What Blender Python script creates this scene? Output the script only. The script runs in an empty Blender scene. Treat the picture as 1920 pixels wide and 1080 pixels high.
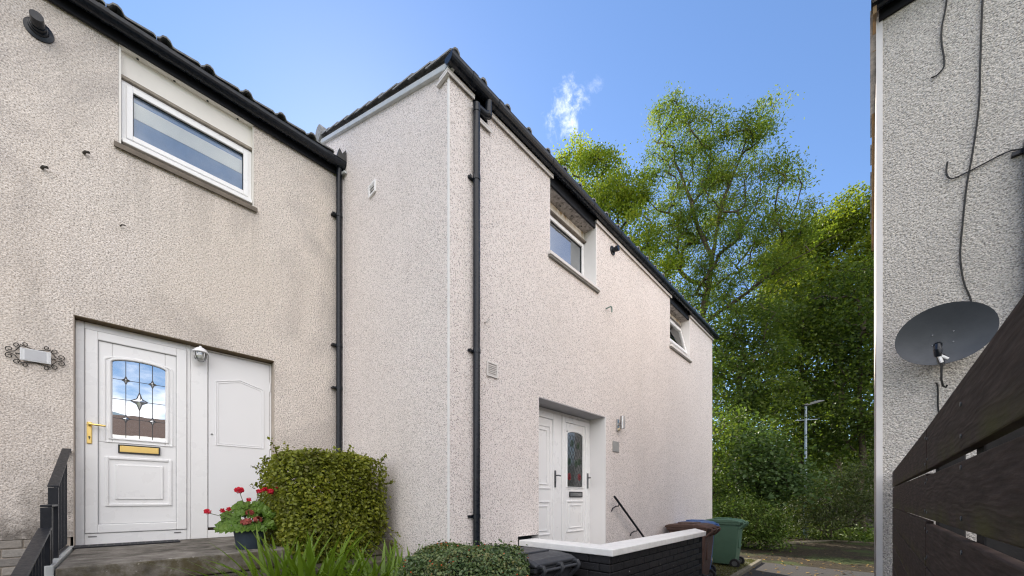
import bpy, bmesh, math, random
import numpy as np
from mathutils import Vector, Matrix, Quaternion
R = math.radians
PI = math.pi
random.seed(7)
C = bpy.context.scene.collection
S = bpy.context.scene

# ------------------------------------------------------------------ camera
cam = bpy.data.objects.new('camera', bpy.data.cameras.new('camera'))
C.objects.link(cam)
cam.location = (0, 0, 0)
cam.rotation_euler = (R(90), 0, R(43.83))
cam.data.sensor_width = 36
cam.data.lens = 13.125
cam.data.shift_y = 0.2057
cam.data.clip_start = 0.02
cam.data.clip_end = 2000
S.camera = cam

# ------------------------------------------------------------------ light
SUN_AZ, SUN_EL = -66.0, 38.0            # azimuth clockwise from +Y
sd = Vector((math.sin(R(SUN_AZ)) * math.cos(R(SUN_EL)), math.cos(R(SUN_AZ)) * math.cos(R(SUN_EL)), math.sin(R(SUN_EL))))
sun = bpy.data.objects.new('sun', bpy.data.lights.new('sun', 'SUN'))
C.objects.link(sun)
sun.data.energy = 5.0
sun.data.angle = R(0.5)
sun.data.color = (1.0, 0.9, 0.76)
sun.rotation_euler = sd.to_track_quat('Z', 'Y').to_euler()
W = bpy.data.worlds.new('World')
S.world = W
W.use_nodes = True
nt = W.node_tree
nt.nodes.clear()
def wn(t, **k):
    n = nt.nodes.new(t)
    for a, b in k.items():
        setattr(n, a, b)
    return n
def wmath(op, a, b=None, c=None, clamp=False):
    n = wn('ShaderNodeMath', operation=op, use_clamp=clamp)
    for i, v in enumerate((a, b, c)):
        if v is None: continue
        if isinstance(v, (int, float)): n.inputs[i].default_value = v
        else: nt.links.new(v, n.inputs[i])
    return n.outputs[0]
sky = wn('ShaderNodeTexSky', sky_type='NISHITA')
sky.sun_disc = False
sky.sun_elevation = R(SUN_EL)
sky.sun_rotation = R(SUN_AZ)
sky.air_density = 1.0
sky.dust_density = 0.08
sky.ozone_density = 3.0
tc = wn('ShaderNodeTexCoord')
sep = wn('ShaderNodeSeparateXYZ'); nt.links.new(tc.outputs['Generated'], sep.inputs[0])
zc = wmath('ADD', wmath('MAXIMUM', sep.outputs[2], 0.0), 0.22)
cmb = wn('ShaderNodeCombineXYZ')
nt.links.new(wmath('DIVIDE', sep.outputs[0], zc), cmb.inputs[0])
nt.links.new(wmath('DIVIDE', sep.outputs[1], zc), cmb.inputs[1])
no1 = wn('ShaderNodeTexNoise'); no1.inputs['Scale'].default_value = 1.1; no1.inputs['Detail'].default_value = 7; no1.inputs['Roughness'].default_value = 0.56
nt.links.new(cmb.outputs[0], no1.inputs[0])
# fair-weather clouds over the half of the sky behind the camera (the door glass mirrors them)
side = wmath('MULTIPLY_ADD', sep.outputs[0], 0.85, wmath('MULTIPLY', sep.outputs[1], -0.45))
side = wn('ShaderNodeMapRange', interpolation_type='SMOOTHSTEP'); 
nt.links.new(wmath('MULTIPLY_ADD', sep.outputs[0], 0.85, wmath('MULTIPLY', sep.outputs[1], -0.5)), side.inputs[0])
side.inputs[1].default_value = -0.05; side.inputs[2].default_value = 0.45
cl = wn('ShaderNodeMapRange', interpolation_type='SMOOTHSTEP')
nt.links.new(no1.outputs[0], cl.inputs[0]); cl.inputs[1].default_value = 0.40; cl.inputs[2].default_value = 0.56
cover_a = wmath('MULTIPLY', cl.outputs[0], side.outputs[0])
# one small ragged wisp above the eaves
def wisp(d, r0, r1, lo, hi, sc):
    d = Vector(d).normalized()
    dn = wn('ShaderNodeVectorMath', operation='DISTANCE'); dn.inputs[1].default_value = d
    nt.links.new(tc.outputs['Generated'], dn.inputs[0])
    m = wn('ShaderNodeMapRange', interpolation_type='SMOOTHSTEP'); nt.links.new(dn.outputs['Value'], m.inputs[0])
    m.inputs[1].default_value = r0; m.inputs[2].default_value = r1; m.inputs[3].default_value = 1; m.inputs[4].default_value = 0
    n = wn('ShaderNodeTexNoise'); n.inputs['Scale'].default_value = sc; n.inputs['Detail'].default_value = 9; n.inputs['Roughness'].default_value = 0.68
    n.inputs['Distortion'].default_value = 0.4
    nt.links.new(tc.outputs['Generated'], n.inputs[0])
    v = wmath('ADD', n.outputs[0], wmath('MULTIPLY_ADD', m.outputs[0], 0.62, -0.5))
    q = wn('ShaderNodeMapRange', interpolation_type='SMOOTHSTEP'); nt.links.new(v, q.inputs[0])
    q.inputs[1].default_value = lo; q.inputs[2].default_value = hi
    return wmath('MULTIPLY', q.outputs[0], m.outputs[0])
wz = wisp((-0.5836, 0.8121, 1.0182), 0.0, 0.115, 0.44, 1.05, 36)
wz2 = wisp((-0.5202, 0.8540, 1.0740), 0.0, 0.06, 0.56, 1.0, 30)
cover = wmath('MAXIMUM', wmath('MAXIMUM', wmath('MULTIPLY', wz, 0.72), wmath('MULTIPLY', wz2, 0.22)), wmath('MULTIPLY', cover_a, 0.92))
mx = wn('ShaderNodeMix', data_type='RGBA')
nt.links.new(cover, mx.inputs[0])
hs = wn('ShaderNodeHueSaturation'); hs.inputs['Hue'].default_value = 0.503; hs.inputs['Saturation'].default_value = 1.06; hs.inputs['Value'].default_value = 1.0
nt.links.new(sky.outputs[0], hs.inputs['Color'])
nt.links.new(hs.outputs[0], mx.inputs[6])
mx.inputs[7].default_value = (16, 15.2, 14.6, 1)
bg = wn('ShaderNodeBackground'); bg.inputs[1].default_value = 0.10
nt.links.new(mx.outputs[2], bg.inputs[0])
wo = wn('ShaderNodeOutputWorld'); nt.links.new(bg.outputs[0], wo.inputs[0])
S.view_settings.view_transform = 'Standard'
S.view_settings.look = 'None'
S.view_settings.gamma = 1
S.view_settings.use_curve_mapping = False
S.view_settings.exposure = 1.22
S.cycles.filter_width = 1.2
S.cycles.use_adaptive_sampling = False
S.cycles.use_denoising = True
S.cycles.denoising_prefilter = 'NONE'
S.cycles.max_bounces = 8
S.cycles.diffuse_bounces = 4
S.cycles.transparent_max_bounces = 12

# ------------------------------------------------------------------ materials
class M:
    """tiny node helper"""
    def __init__(s, name):
        s.m = bpy.data.materials.new(name); s.m.use_nodes = True
        s.t = s.m.node_tree; s.b = s.t.nodes['Principled BSDF']
        s.tc = s.n('ShaderNodeTexCoord'); s.co = s.tc.outputs['Object']
        g = s.n('ShaderNodeNewGeometry'); s.pos = g.outputs['Position']; s.rnd = g.outputs['Random Per Island']
    def n(s, t, **k):
        x = s.t.nodes.new(t)
        for a, b in k.items(): setattr(x, a, b)
        return x
    def l(s, a, b): s.t.links.new(a, b)
    def val(s, inp, v):
        if isinstance(v, (int, float)): inp.default_value = v
        elif isinstance(v, tuple): inp.default_value = v if len(v) != 3 or inp.type == 'VECTOR' else (*v, 1)
        else: s.l(v, inp)
    def noise(s, sc, det=4, rough=.55, vec=None, dist=0):
        x = s.n('ShaderNodeTexNoise'); s.l(vec or s.pos, x.inputs[0])
        x.inputs['Scale'].default_value = sc; x.inputs['Detail'].default_value = det; x.inputs['Roughness'].default_value = rough; x.inputs['Distortion'].default_value = dist
        return x.outputs[0]
    def vor(s, sc, vec=None, feat='F1'):
        x = s.n('ShaderNodeTexVoronoi', feature=feat); s.l(vec or s.pos, x.inputs[0]); x.inputs['Scale'].default_value = sc
        return x
    def ramp(s, f, stops, interp='LINEAR'):
        x = s.n('ShaderNodeValToRGB'); s.l(f, x.inputs[0]); e = x.color_ramp; e.interpolation = interp
        while len(e.elements) < len(stops): e.elements.new(0.5)
        for a, (p, c) in zip(e.elements, stops):
            a.position = p; a.color = (*c, 1) if isinstance(c, tuple) else (c, c, c, 1)
        return x.outputs[0]
    def map(s, f, a, b, c=0, d=1):
        x = s.n('ShaderNodeMapRange'); s.l(f, x.inputs[0])
        for i, v in enumerate((a, b, c, d)): x.inputs[i + 1].default_value = v
        return x.outputs[0]
    def mix(s, f, a, b, mode='MIX'):
        x = s.n('ShaderNodeMix', data_type='RGBA', blend_type=mode)
        s.val(x.inputs[0], f); s.val(x.inputs[6], a); s.val(x.inputs[7], b)
        return x.outputs[2]
    def math(s, op, a, b=0.0, clamp=False):
        x = s.n('ShaderNodeMath', operation=op, use_clamp=clamp); s.val(x.inputs[0], a); s.val(x.inputs[1], b)
        return x.outputs[0]
    def scale(s, v, vec=None):
        x = s.n('ShaderNodeVectorMath', operation='MULTIPLY'); s.l(vec or s.pos, x.inputs[0]); x.inputs[1].default_value = v
        return x.outputs[0]
    def bump(s, h, st=.5, d=.01):
        x = s.n('ShaderNodeBump'); s.l(h, x.inputs['Height']); x.inputs['Strength'].default_value = st; x.inputs['Distance'].default_value = d
        s.l(x.outputs[0], s.b.inputs['Normal'])
    def z(s):
        x = s.n('ShaderNodeSeparateXYZ'); s.l(s.pos, x.inputs[0]); return x.outputs
    def set(s, col=None, rough=None, spec=None, metal=None):
        if col is not None: s.val(s.b.inputs['Base Color'], col)
        if rough is not None: s.val(s.b.inputs['Roughness'], rough)
        if spec is not None: s.b.inputs['Specular IOR Level'].default_value = spec
        if metal is not None: s.b.inputs['Metallic'].default_value = metal
        return s

def plain(name, col, rough=.5, spec=.5, metal=0, grime=.12, gscale=9, bump=0):
    m = M(name)
    f = m.noise(gscale, 5)
    c = m.mix(m.map(f, .35, .75, 0, grime), col, tuple(x * .35 for x in col))
    m.set(c, rough, spec, metal)
    m.l(m.map(m.noise(gscale * 3), .3, .7, max(0, rough - .1), min(1, rough + .1)), m.b.inputs['Roughness'])
    if bump: m.bump(m.noise(gscale * 8), bump, .004)
    return m.m

def dash_white(name='white_spar_dash_render', share=.36, keep=.72, grey=.45):
    m = M(name)
    v = m.vor(92); r = m.n('ShaderNodeSeparateColor'); m.l(v.outputs['Color'], r.inputs[0])
    v2 = m.vor(105); r2 = m.n('ShaderNodeSeparateColor'); m.l(v2.outputs['Color'], r2.inputs[0])
    base = m.ramp(m.noise(1.3, 4), [(.3, (.795, .73, .70)), (.7, (.845, .78, .755))])
    base = m.mix(m.map(r2.outputs[1], .45, .95, 0, grey), base, (.43, .385, .365))
    base = m.mix(m.map(r2.outputs[2], .55, 1, 0, .5), base, (.88, .84, .81))
    rad = m.map(r.outputs[1], 0, 1, .22, .50)
    isc = m.math('MULTIPLY', m.math('LESS_THAN', v.outputs['Distance'], rad), m.math('LESS_THAN', r.outputs[0], share))
    chips = m.ramp(r.outputs[0], [(0, (.05, .04, .04)), (.09, (.20, .11, .085)), (.16, (.17, .15, .15)), (.26, (.34, .31, .30))], 'CONSTANT')
    c = m.mix(m.math('MULTIPLY', isc, keep), base, chips)
    c = m.mix(m.map(m.noise(.7, 5), .45, .8, 0, .13), c, (.45, .40, .38))
    c = m.mix(m.map(m.noise(2.4, 5, .6, vec=m.scale((1, 1, .07))), .52, .75, 0, .09), c, (.40, .37, .34))
    base_z = m.math('MULTIPLY', m.map(m.z()[2], -.7, -1.5), m.map(m.noise(6, 5, .7), .38, .6))
    c = m.mix(m.math('MULTIPLY', base_z, .5, True), c, (.16, .16, .11))
    m.set(c, .85, .25)
    m.bump(m.math('ADD', m.math('MULTIPLY', v2.outputs['Distance'], -1.0), m.noise(60, 3)), .6, .007)
    return m.m

def roughcast_beige():
    m = M('weathered_beige_roughcast')
    v = m.vor(70); r = m.n('ShaderNodeSeparateColor'); m.l(v.outputs['Color'], r.inputs[0])
    n1 = m.noise(80, 4, .7)
    z = m.z()
    base = m.ramp(n1, [(.345, (.14, .122, .112)), (.45, (.64, .58, .53)), (.54, (.88, .81, .75)), (.68, (.93, .875, .825))])
    base = m.mix(m.map(r.outputs[0], .3, 1, 0, .34), base, (.42, .38, .345))
    # broad weather stains: cool grey patches, ochre washes, dark splash above the plinth
    st2 = m.noise(.45, 5, .6, vec=m.scale((1, 1, .35)))
    base = m.mix(m.map(st2, .46, .62, 0, .28), base, (.74, .64, .53))
    st = m.noise(.62, 8, .66, dist=.7)
    base = m.mix(m.math('MULTIPLY', m.map(st, .48, .63, 0, .46), m.map(n1, .70, .40, .45, 1)), base, (.29, .262, .252))
    drip = m.noise(2.2, 6, .65, vec=m.scale((1, 1, .25)))
    base = m.mix(m.map(drip, .55, .74, 0, .32), base, (.24, .22, .205))
    low = m.math('MULTIPLY', m.map(z[2], .45, -.35, 0, 1), m.map(m.noise(5, 6, .7), .36, .60, 0, 1))
    base = m.mix(m.math('MULTIPLY', low, .85, True), base, (.085, .075, .065))
    m.set(base, .95, .15)
    wx = z  # drip stains of the stone sill and of the eaves
    iny = m.math('MULTIPLY', m.map(z[1], -.12, -.02), m.map(z[1], 1.14, 1.04))
    under = m.math('MULTIPLY', iny, m.math('MULTIPLY', m.map(z[2], 2.4, 3.3), m.map(z[2], 3.36, 3.34)))
    streak = m.map(m.noise(9, 4, .6, vec=m.scale((1, 1, .06))), .44, .62)
    base = m.mix(m.math('MULTIPLY', m.math('MULTIPLY', under, streak), .22, True), base, (.20, .18, .165))
    m.set(base, .95, .15)
    m.bump(m.math('ADD', m.math('MULTIPLY', v.outputs['Distance'], -.9), m.math('MULTIPLY', n1, 1.6)), .75, .007)
    return m.m

def roughcast_grey():
    m = M('grey_roughcast')
    v = m.vor(62); r = m.n('ShaderNodeSeparateColor'); m.l(v.outputs['Color'], r.inputs[0])
    n1 = m.noise(105, 3, .65)
    base = m.ramp(n1, [(.32, (.20, .18, .165)), (.46, (.62, .58, .53)), (.63, (.84, .79, .73))])
    base = m.mix(m.map(r.outputs[0], 0, 1, 0, .25), base, (.34, .33, .32))
    st = m.noise(.9, 7, .62, dist=.5)
    base = m.mix(m.map(st, .5, .75, 0, .35), base, (.32, .30, .28))
    m.set(base, .95, .15)
    m.bump(m.math('ADD', m.math('MULTIPLY', v.outputs['Distance'], -.9), m.math('MULTIPLY', n1, 1.4)), 1.0, .011)
    return m.m

def glass(name, tint, refl, rough=.0, wobble=0):
    m = M(name)
    m.set(tint, .25, .5)
    g = m.n('ShaderNodeBsdfGlossy'); g.inputs['Roughness'].default_value = rough; g.inputs['Color'].default_value = (.93, .96, 1, 1)
    if wobble:
        b = m.n('ShaderNodeBump'); b.inputs['Strength'].default_value = wobble; b.inputs['Distance'].default_value = .01
        m.l(m.noise(5, 2), b.inputs['Height']); m.l(b.outputs[0], g.inputs['Normal'])
    fr = m.n('ShaderNodeFresnel'); fr.inputs[0].default_value = 1.5
    x = m.n('ShaderNodeMixShader'); m.l(m.math('MAXIMUM', fr.outputs[0], refl), x.inputs[0])
    m.l(m.b.outputs[0], x.inputs[1]); m.l(g.outputs[0], x.inputs[2])
    m.l(x.outputs[0], m.t.nodes['Material Output'].inputs[0])
    return m.m
def clear_glass(name, refl=.12):
    m = M(name)
    t = m.n('ShaderNodeBsdfTransparent'); t.inputs[0].default_value = (.95, .97, .98, 1)
    g = m.n('ShaderNodeBsdfGlossy'); g.inputs['Roughness'].default_value = .02
    fr = m.n('ShaderNodeFresnel'); fr.inputs[0].default_value = 1.5
    x = m.n('ShaderNodeMixShader'); m.l(m.math('MAXIMUM', fr.outputs[0], refl), x.inputs[0])
    m.l(t.outputs[0], x.inputs[1]); m.l(g.outputs[0], x.inputs[2])
    m.l(x.outputs[0], m.t.nodes['Material Output'].inputs[0])
    return m.m

def leaf(name, cols, trans=.45, rough=.5, spec=.3, cl=1.2, tcol=None):
    """leaf colour varies leaf by leaf and clump by clump"""
    m = M(name)
    k = len(cols)
    f = m.math('ADD', m.math('MULTIPLY', m.rnd, .6), m.math('MULTIPLY', m.map(m.noise(cl, 3), .3, .7, 0, 1), .4))
    c = m.ramp(f, [(i / max(1, k - 1), q) for i, q in enumerate(cols)])
    m.set(c, rough, spec)
    t = m.n('ShaderNodeBsdfTranslucent')
    m.l(m.mix(1.0, c, tcol or (1.0, 1.0, .45), 'MULTIPLY'), t.inputs[0])
    x = m.n('ShaderNodeMixShader'); x.inputs[0].default_value = trans
    m.l(m.b.outputs[0], x.inputs[1]); m.l(t.outputs[0], x.inputs[2])
    m.l(x.outputs[0], m.t.nodes['Material Output'].inputs[0])
    return m.m

def wood_dark():
    m = M('dark_stained_timber')
    v = m.scale((1, 1.2, 14), m.co)
    w = m.n('ShaderNodeTexWave', wave_type='BANDS', bands_direction='Z'); m.l(m.scale((1, 1, 4), m.co), w.inputs[0])
    w.inputs['Scale'].default_value = 6; w.inputs['Distortion'].default_value = 16; w.inputs['Detail'].default_value = 4; w.inputs['Detail Scale'].default_value = .6
    n = m.noise(7, 5, .6, v)
    c = m.ramp(n, [(.3, (.034, .022, .018)), (.55, (.066, .045, .037)), (.8, (.125, .090, .074))])
    c = m.mix(m.map(m.noise(30, 3, .6, v), .62, .8, 0, .5), c, (.12, .105, .09))
    z = m.n('ShaderNodeSeparateXYZ'); m.l(m.co, z.inputs[0])
    lowedge = m.map(z.outputs[2], .045, .0, 0, 1)
    c = m.mix(m.math('MULTIPLY', lowedge, m.map(m.noise(6, 4), .4, .65, 0, .75), True), c, (.085, .080, .022))
    m.set(c, .72, .16)
    m.bump(m.math('ADD', m.math('MULTIPLY', w.outputs[0], .35), m.math('MULTIPLY', n, 1.2)), .42, .003)
    return m.m

def concrete_mossy():
    m = M('mossy_concrete')
    n = m.noise(6, 7, .65)
    c = m.ramp(n, [(.3, (.06, .055, .045)), (.5, (.17, .155, .135)), (.72, (.30, .28, .25))])
    ns = m.n('ShaderNodeNewGeometry'); s3 = m.n('ShaderNodeSeparateXYZ'); m.l(ns.outputs['Normal'], s3.inputs[0])
    face = m.map(s3.outputs[2], .7, .3, 0, 1)
    c = m.mix(m.math('MULTIPLY', face, m.map(m.noise(9, 6, .7), .38, .6, 0, .85), True), c, (.075, .062, .028))
    c = m.mix(m.map(m.noise(22, 4, .7), .66, .74, 0, .8), c, (.52, .50, .46))
    m.set(c, .95, .2)
    m.bump(m.noise(38, 6, .7), .8, .008)
    return m.m

def asphalt():
    m = M('worn_asphalt')
    n = m.noise(90, 3, .7)
    c = m.ramp(n, [(.35, (.020, .020, .021)), (.6, (.047, .045, .045)), (.75, (.11, .105, .10))])
    c = m.mix(m.map(m.noise(1.4, 6, .6), .45, .7, 0, .6), c, (.042, .034, .026))
    m.set(c, .9, .25); m.bump(n, .5, .006)
    return m.m
def soil():
    m = M('soil_and_litter')
    n = m.noise(14, 7, .7)
    c = m.ramp(n, [(.3, (.010, .008, .005)), (.5, (.026, .021, .013)), (.7, (.055, .042, .025))])
    c = m.mix(m.map(m.noise(1.1, 4), .5, .62, 0, .8), c, (.035, .05, .015))
    m.set(c, .95, .15); m.bump(n, .9, .03)
    return m.m
def ground_mat():
    m = M('rough_grass_ground')
    n = m.noise(3, 7, .7)
    c = m.ramp(n, [(.3, (.03, .045, .014)), (.55, (.075, .10, .035)), (.75, (.14, .15, .07))])
    m.set(c, .95, .1); m.bump(m.noise(40, 4), .6, .03)
    return m.m
def black_brick():
    m = M('black_painted_brick')
    n = m.noise(45, 5, .65)
    c = m.ramp(n, [(.3, (.010, .010, .012)), (.7, (.026, .026, .030))])
    c = m.mix(m.map(m.noise(26, 2, .5), .735, .76, 0, .7), c, (.4, .4, .4))
    m.set(c, .5, .5); m.bump(n, .6, .006)
    return m.m
def grey_brick():
    m = M('grey_facing_brick')
    oi = m.n('ShaderNodeObjectInfo')
    c = m.ramp(oi.outputs['Random'], [(0, (.22, .205, .19)), (.5, (.33, .31, .285)), (1, (.28, .25, .22))])
    c = m.mix(m.map(m.noise(35, 5, .7), .4, .7, 0, .5), c, (.14, .13, .12))
    m.set(c, .9, .2); m.bump(m.noise(60, 4), .6, .005)
    return m.m
def bark():
    m = M('grey_brown_bark')
    v = m.scale((6, 6, 1.2))
    n = m.noise(3, 6, .7, v)
    c = m.ramp(n, [(.3, (.035, .028, .02)), (.6, (.11, .09, .065)), (.8, (.17, .15, .11))])
    m.set(c, .95, .1); m.bump(n, 1, .03)
    return m.m
def tile_mat():
    m = M('grey_concrete_tile')
    n = m.noise(20, 6, .7)
    c = m.ramp(n, [(.3, (.15, .155, .16)), (.55, (.29, .295, .30)), (.8, (.46, .465, .45))])
    m.set(c, .85, .25); m.bump(n, .5, .006)
    return m.m
def soffit_mat():
    m = M('mottled_concrete_soffit')
    n = m.noise(16, 7, .75)
    c = m.ramp(n, [(.36, (.14, .125, .12)), (.50, (.36, .33, .31)), (.64, (.50, .465, .44)), (.74, (.75, .73, .70))])
    m.set(c, .95, .1); m.bump(n, .6, .006)
    return m.m
def stained_white():
    m = M('white_render_with_drip_stains')
    n = m.noise(9, 6, .7, m.scale((1, 1, .35)), 1.2)
    zz = m.z()
    top = m.math('MULTIPLY', m.map(zz[2], 3.70, 3.80, 0, 1), m.map(n, .44, .60, 0, 1), True)
    c = m.mix(top, (.82, .79, .74), (.42, .31, .16))
    m.set(c, .8, .2); m.bump(m.noise(50), .2, .003)
    return m.m

MT = dict(
    dash=dash_white(), dashg=dash_white('gable_shade_chip_dash_render', .46, .85, .62), beige=roughcast_beige(), grey=roughcast_grey(),  # dashg: more chips, plus the gable's shade mixed in as grey
    upvc=plain('white_upvc', (.87, .87, .87), .32, .5, 0, .0, 2),
    paintw=plain('white_painted_board', (.83, .83, .84), .45, .4, 0, .015, 3),
    trim=plain('white_render_trim', (.72, .69, .67), .5, .4, 0, .12, 6),
    reveal=plain('white_smooth_reveal', (.80, .785, .775), .7, .3, 0, .03, 5),
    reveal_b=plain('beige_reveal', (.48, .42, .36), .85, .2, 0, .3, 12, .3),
    cream=plain('cream_render_board', (.84, .81, .755), .7, .3, 0, .10, 5),
    black=plain('black_plastic', (.008, .011, .017), .30, .35, 0, .1, 8),
    fascia=plain('black_fascia_board', (.010, .011, .015), .5, .25, 0, .3, 7),
    iron=plain('black_painted_iron', (.009, .011, .016), .42, .4, 0, .2, 18, .15),
    wrought=plain('weathered_wrought_iron', (.045, .04, .034), .6, .5, .3, .5, 30, .3),
    brass=plain('polished_brass', (.85, .62, .22), .30, .5, 1.0, .0, 2),
    chrome=plain('satin_steel', (.40, .40, .40), .34, .5, 1.0, .12, 14),
    greymetal=plain('grey_handle_metal', (.16, .165, .175), .35, .5, .7, .15, 14),
    seal=plain('dark_rubber_seal', (.05, .052, .055), .6, .3),
    seam=plain('grey_seam_shadow_gasket', (.42, .42, .43), .6, .3),
    lead=plain('dull_lead', (.10, .10, .105), .5, .5, .6, .2, 20),
    bevelglass=glass('bevelled_glass', (.30, .32, .33), .45, .05),
    doorglass=glass('mirror_like_door_glass', (.02, .028, .035), .50, .0, .02),
    darkglass=glass('dark_window_glass', (.020, .025, .028), .40, .01, .015),
    leadglass=glass('dark_leaded_glass', (.035, .038, .036), .06, .06),
    clear=clear_glass('clear_glass'),
    winclear=clear_glass('window_glass', .03),
    blindw=plain('white_blind_fabric', (.93, .93, .91), .9, .1, 0, .0),
    blindb=plain('reflected_sky_blind_fabric', (.24, .38, .62), .9, .1, 0, .08, 30),  # blue is the sky's reflection in the pane, put into the fabric colour
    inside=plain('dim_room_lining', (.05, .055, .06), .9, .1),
    net=plain('grey_net_curtain', (.36, .36, .35), .9, .1, 0, .2, 14),
    stoneledge=plain('grey_stone_sill', (.20, .17, .14), .9, .2, 0, .5, 10, .5),
    soffit=soffit_mat(), stained=stained_white(),
    verge=plain('pale_grey_verge_trim', (.50, .52, .52), .4, .4, 0, .2, 6),
    tile=tile_mat(), bark=bark(), mossy=concrete_mossy(), asphalt=asphalt(), soil=soil(), ground=ground_mat(),
    bbrick=black_brick(), gbrick=grey_brick(), mortar=plain('pale_mortar', (.38, .33, .28), .95, .1, 0, .3, 30, .4),
    bmortar=plain('black_painted_mortar', (.010, .010, .012), .7, .3, 0, .2, 30, .4),
    coping=plain('white_painted_coping', (.82, .82, .81), .6, .3, 0, .22, 11, .2),
    timber=wood_dark(), post=plain('dark_fence_post', (.02, .019, .02), .7, .3, 0, .3, 9, .3),
    dish=plain('dark_grey_dish_mesh', (.075, .082, .095), .5, .4, 0, .25, 12, .1),
    cable=plain('black_cable', (.012, .012, .012), .5, .4),
    bing=plain('green_bin_plastic', (.060, .125, .082), .55, .45, 0, .18, 7, .1),
    binn=plain('brown_bin_plastic', (.095, .056, .045), .6, .3, 0, .35, 9, .1),
    binb=plain('blue_bin_plastic', (.055, .12, .30), .45, .45, 0, .18, 7, .1),
    bink=plain('charcoal_bin_plastic', (.042, .046, .054), .48, .45, 0, .2, 7, .1),
    rubber=plain('black_wheel_rubber', (.012, .012, .013), .7, .3),
    pot=plain('slate_blue_pot', (.040, .058, .082), .55, .4, 0, .2, 9),
    mat=plain('black_rubber_mat', (.022, .023, .027), .7, .3, 0, .3, 20),
    matgap=plain('dusty_mat_gap', (.16, .155, .15), .9, .1),
    plaque=plain('blank_grey_plaque', (.34, .34, .33), .5, .4, 0, .25, 9),
    signw=plain('white_enamel_sign', (.72, .73, .74), .3, .5, 0, .06),
    signg=plain('pale_grey_sign_face', (.50, .51, .53), .35, .5, 0, .12, 20),
    lampglass=clear_glass('lamp_glass', .25), bulb=plain('frosted_bulb', (.75, .74, .68), .4, .5),
    galv=plain('galvanised_post', (.30, .35, .40), .45, .5, .5, .2, 6),
    lamphead=plain('grey_lantern_head', (.13, .135, .135), .45, .5, .2, .2, 6),
    stone=plain('old_field_stone', (.13, .115, .10), .95, .2, 0, .5, 6, .8),
    kerb=plain('mossy_kerb_stone', (.16, .145, .11), .95, .2, 0, .6, 8, .5),
    slab=plain('worn_concrete_slab', (.11, .10, .075), .95, .2, 0, .6, 4, .5),
    tarp=plain('brown_roof_far', (.085, .055, .042), .8, .3, 0, .3, 2), farwall=plain('far_brown_wall', (.20, .15, .11), .8, .3, 0, .3, 2),
    hill=plain('distant_hill', (.16, .22, .27), .95, .1, 0, .3, .02),
    l_ash=leaf('ash_leaf', [(.06, .115, .022), (.115, .185, .032), (.19, .255, .042), (.30, .31, .06)], .6, cl=.5),
    l_left=leaf('sycamore_leaf', [(.09, .15, .02), (.18, .26, .032), (.30, .37, .048), (.42, .40, .06)], .6, cl=.6),
    l_right=leaf('lime_leaf', [(.09, .14, .018), (.17, .23, .03), (.28, .31, .045)], .58, cl=.6),
    l_dark=leaf('dark_wood_leaf', [(.045, .080, .02), (.085, .135, .028), (.17, .215, .04)], .6, cl=.5),
    l_hazel=leaf('hazel_leaf', [(.045, .085, .032), (.075, .13, .046), (.11, .17, .06)], .42, cl=1),
    l_rhodo=leaf('rhododendron_leaf', [(.035, .066, .014), (.075, .125, .024), (.16, .20, .04)], .3, .5, .2, cl=1.5),
    l_yew=leaf('drooping_shrub_leaf', [(.036, .056, .02), (.07, .10, .032), (.125, .15, .05)], .4, cl=1.2),
    l_box=leaf('privet_leaf', [(.14, .11, .03), (.13, .155, .02), (.20, .23, .025), (.28, .31, .034), (.40, .37, .05)], .42, .42, .4, cl=3),
    l_cot=leaf('cotoneaster_leaf', [(.035, .062, .024), (.080, .135, .052), (.16, .215, .08), (.27, .19, .07)], .3, .38, .5, cl=4),
    l_croc=leaf('sword_leaf', [(.075, .15, .012), (.13, .22, .02), (.21, .30, .035)], .42, .38, .4, cl=2),
    l_ger=leaf('geranium_leaf', [(.06, .12, .02), (.12, .22, .03), (.21, .31, .05)], .35, .45, .4, cl=8),
    l_litter=leaf('fallen_leaf', [(.10, .06, .03), (.22, .14, .05), (.35, .24, .06)], .1, cl=1),
    moss=leaf('moss_tuft', [(.035, .05, .008), (.08, .10, .015), (.14, .15, .02)], .2, cl=2),
    l_grass=leaf('grass_blade', [(.05, .065, .02), (.09, .10, .03), (.16, .14, .06)], .3, cl=2),
    berry=plain('orange_red_berry', (.55, .09, .03), .4, .5), petal=leaf('red_petal', [(.50, .012, .03), (.66, .02, .05), (.75, .05, .09)], .3, .5, .3, cl=9),
    petalold=leaf('faded_petal', [(.30, .06, .05), (.42, .12, .10)], .2, .6, .2, cl=9),
    stem=plain('green_stem', (.10, .13, .04), .6, .3), stalk=plain('brown_stem', (.07, .05, .03), .8, .2),
)

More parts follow.
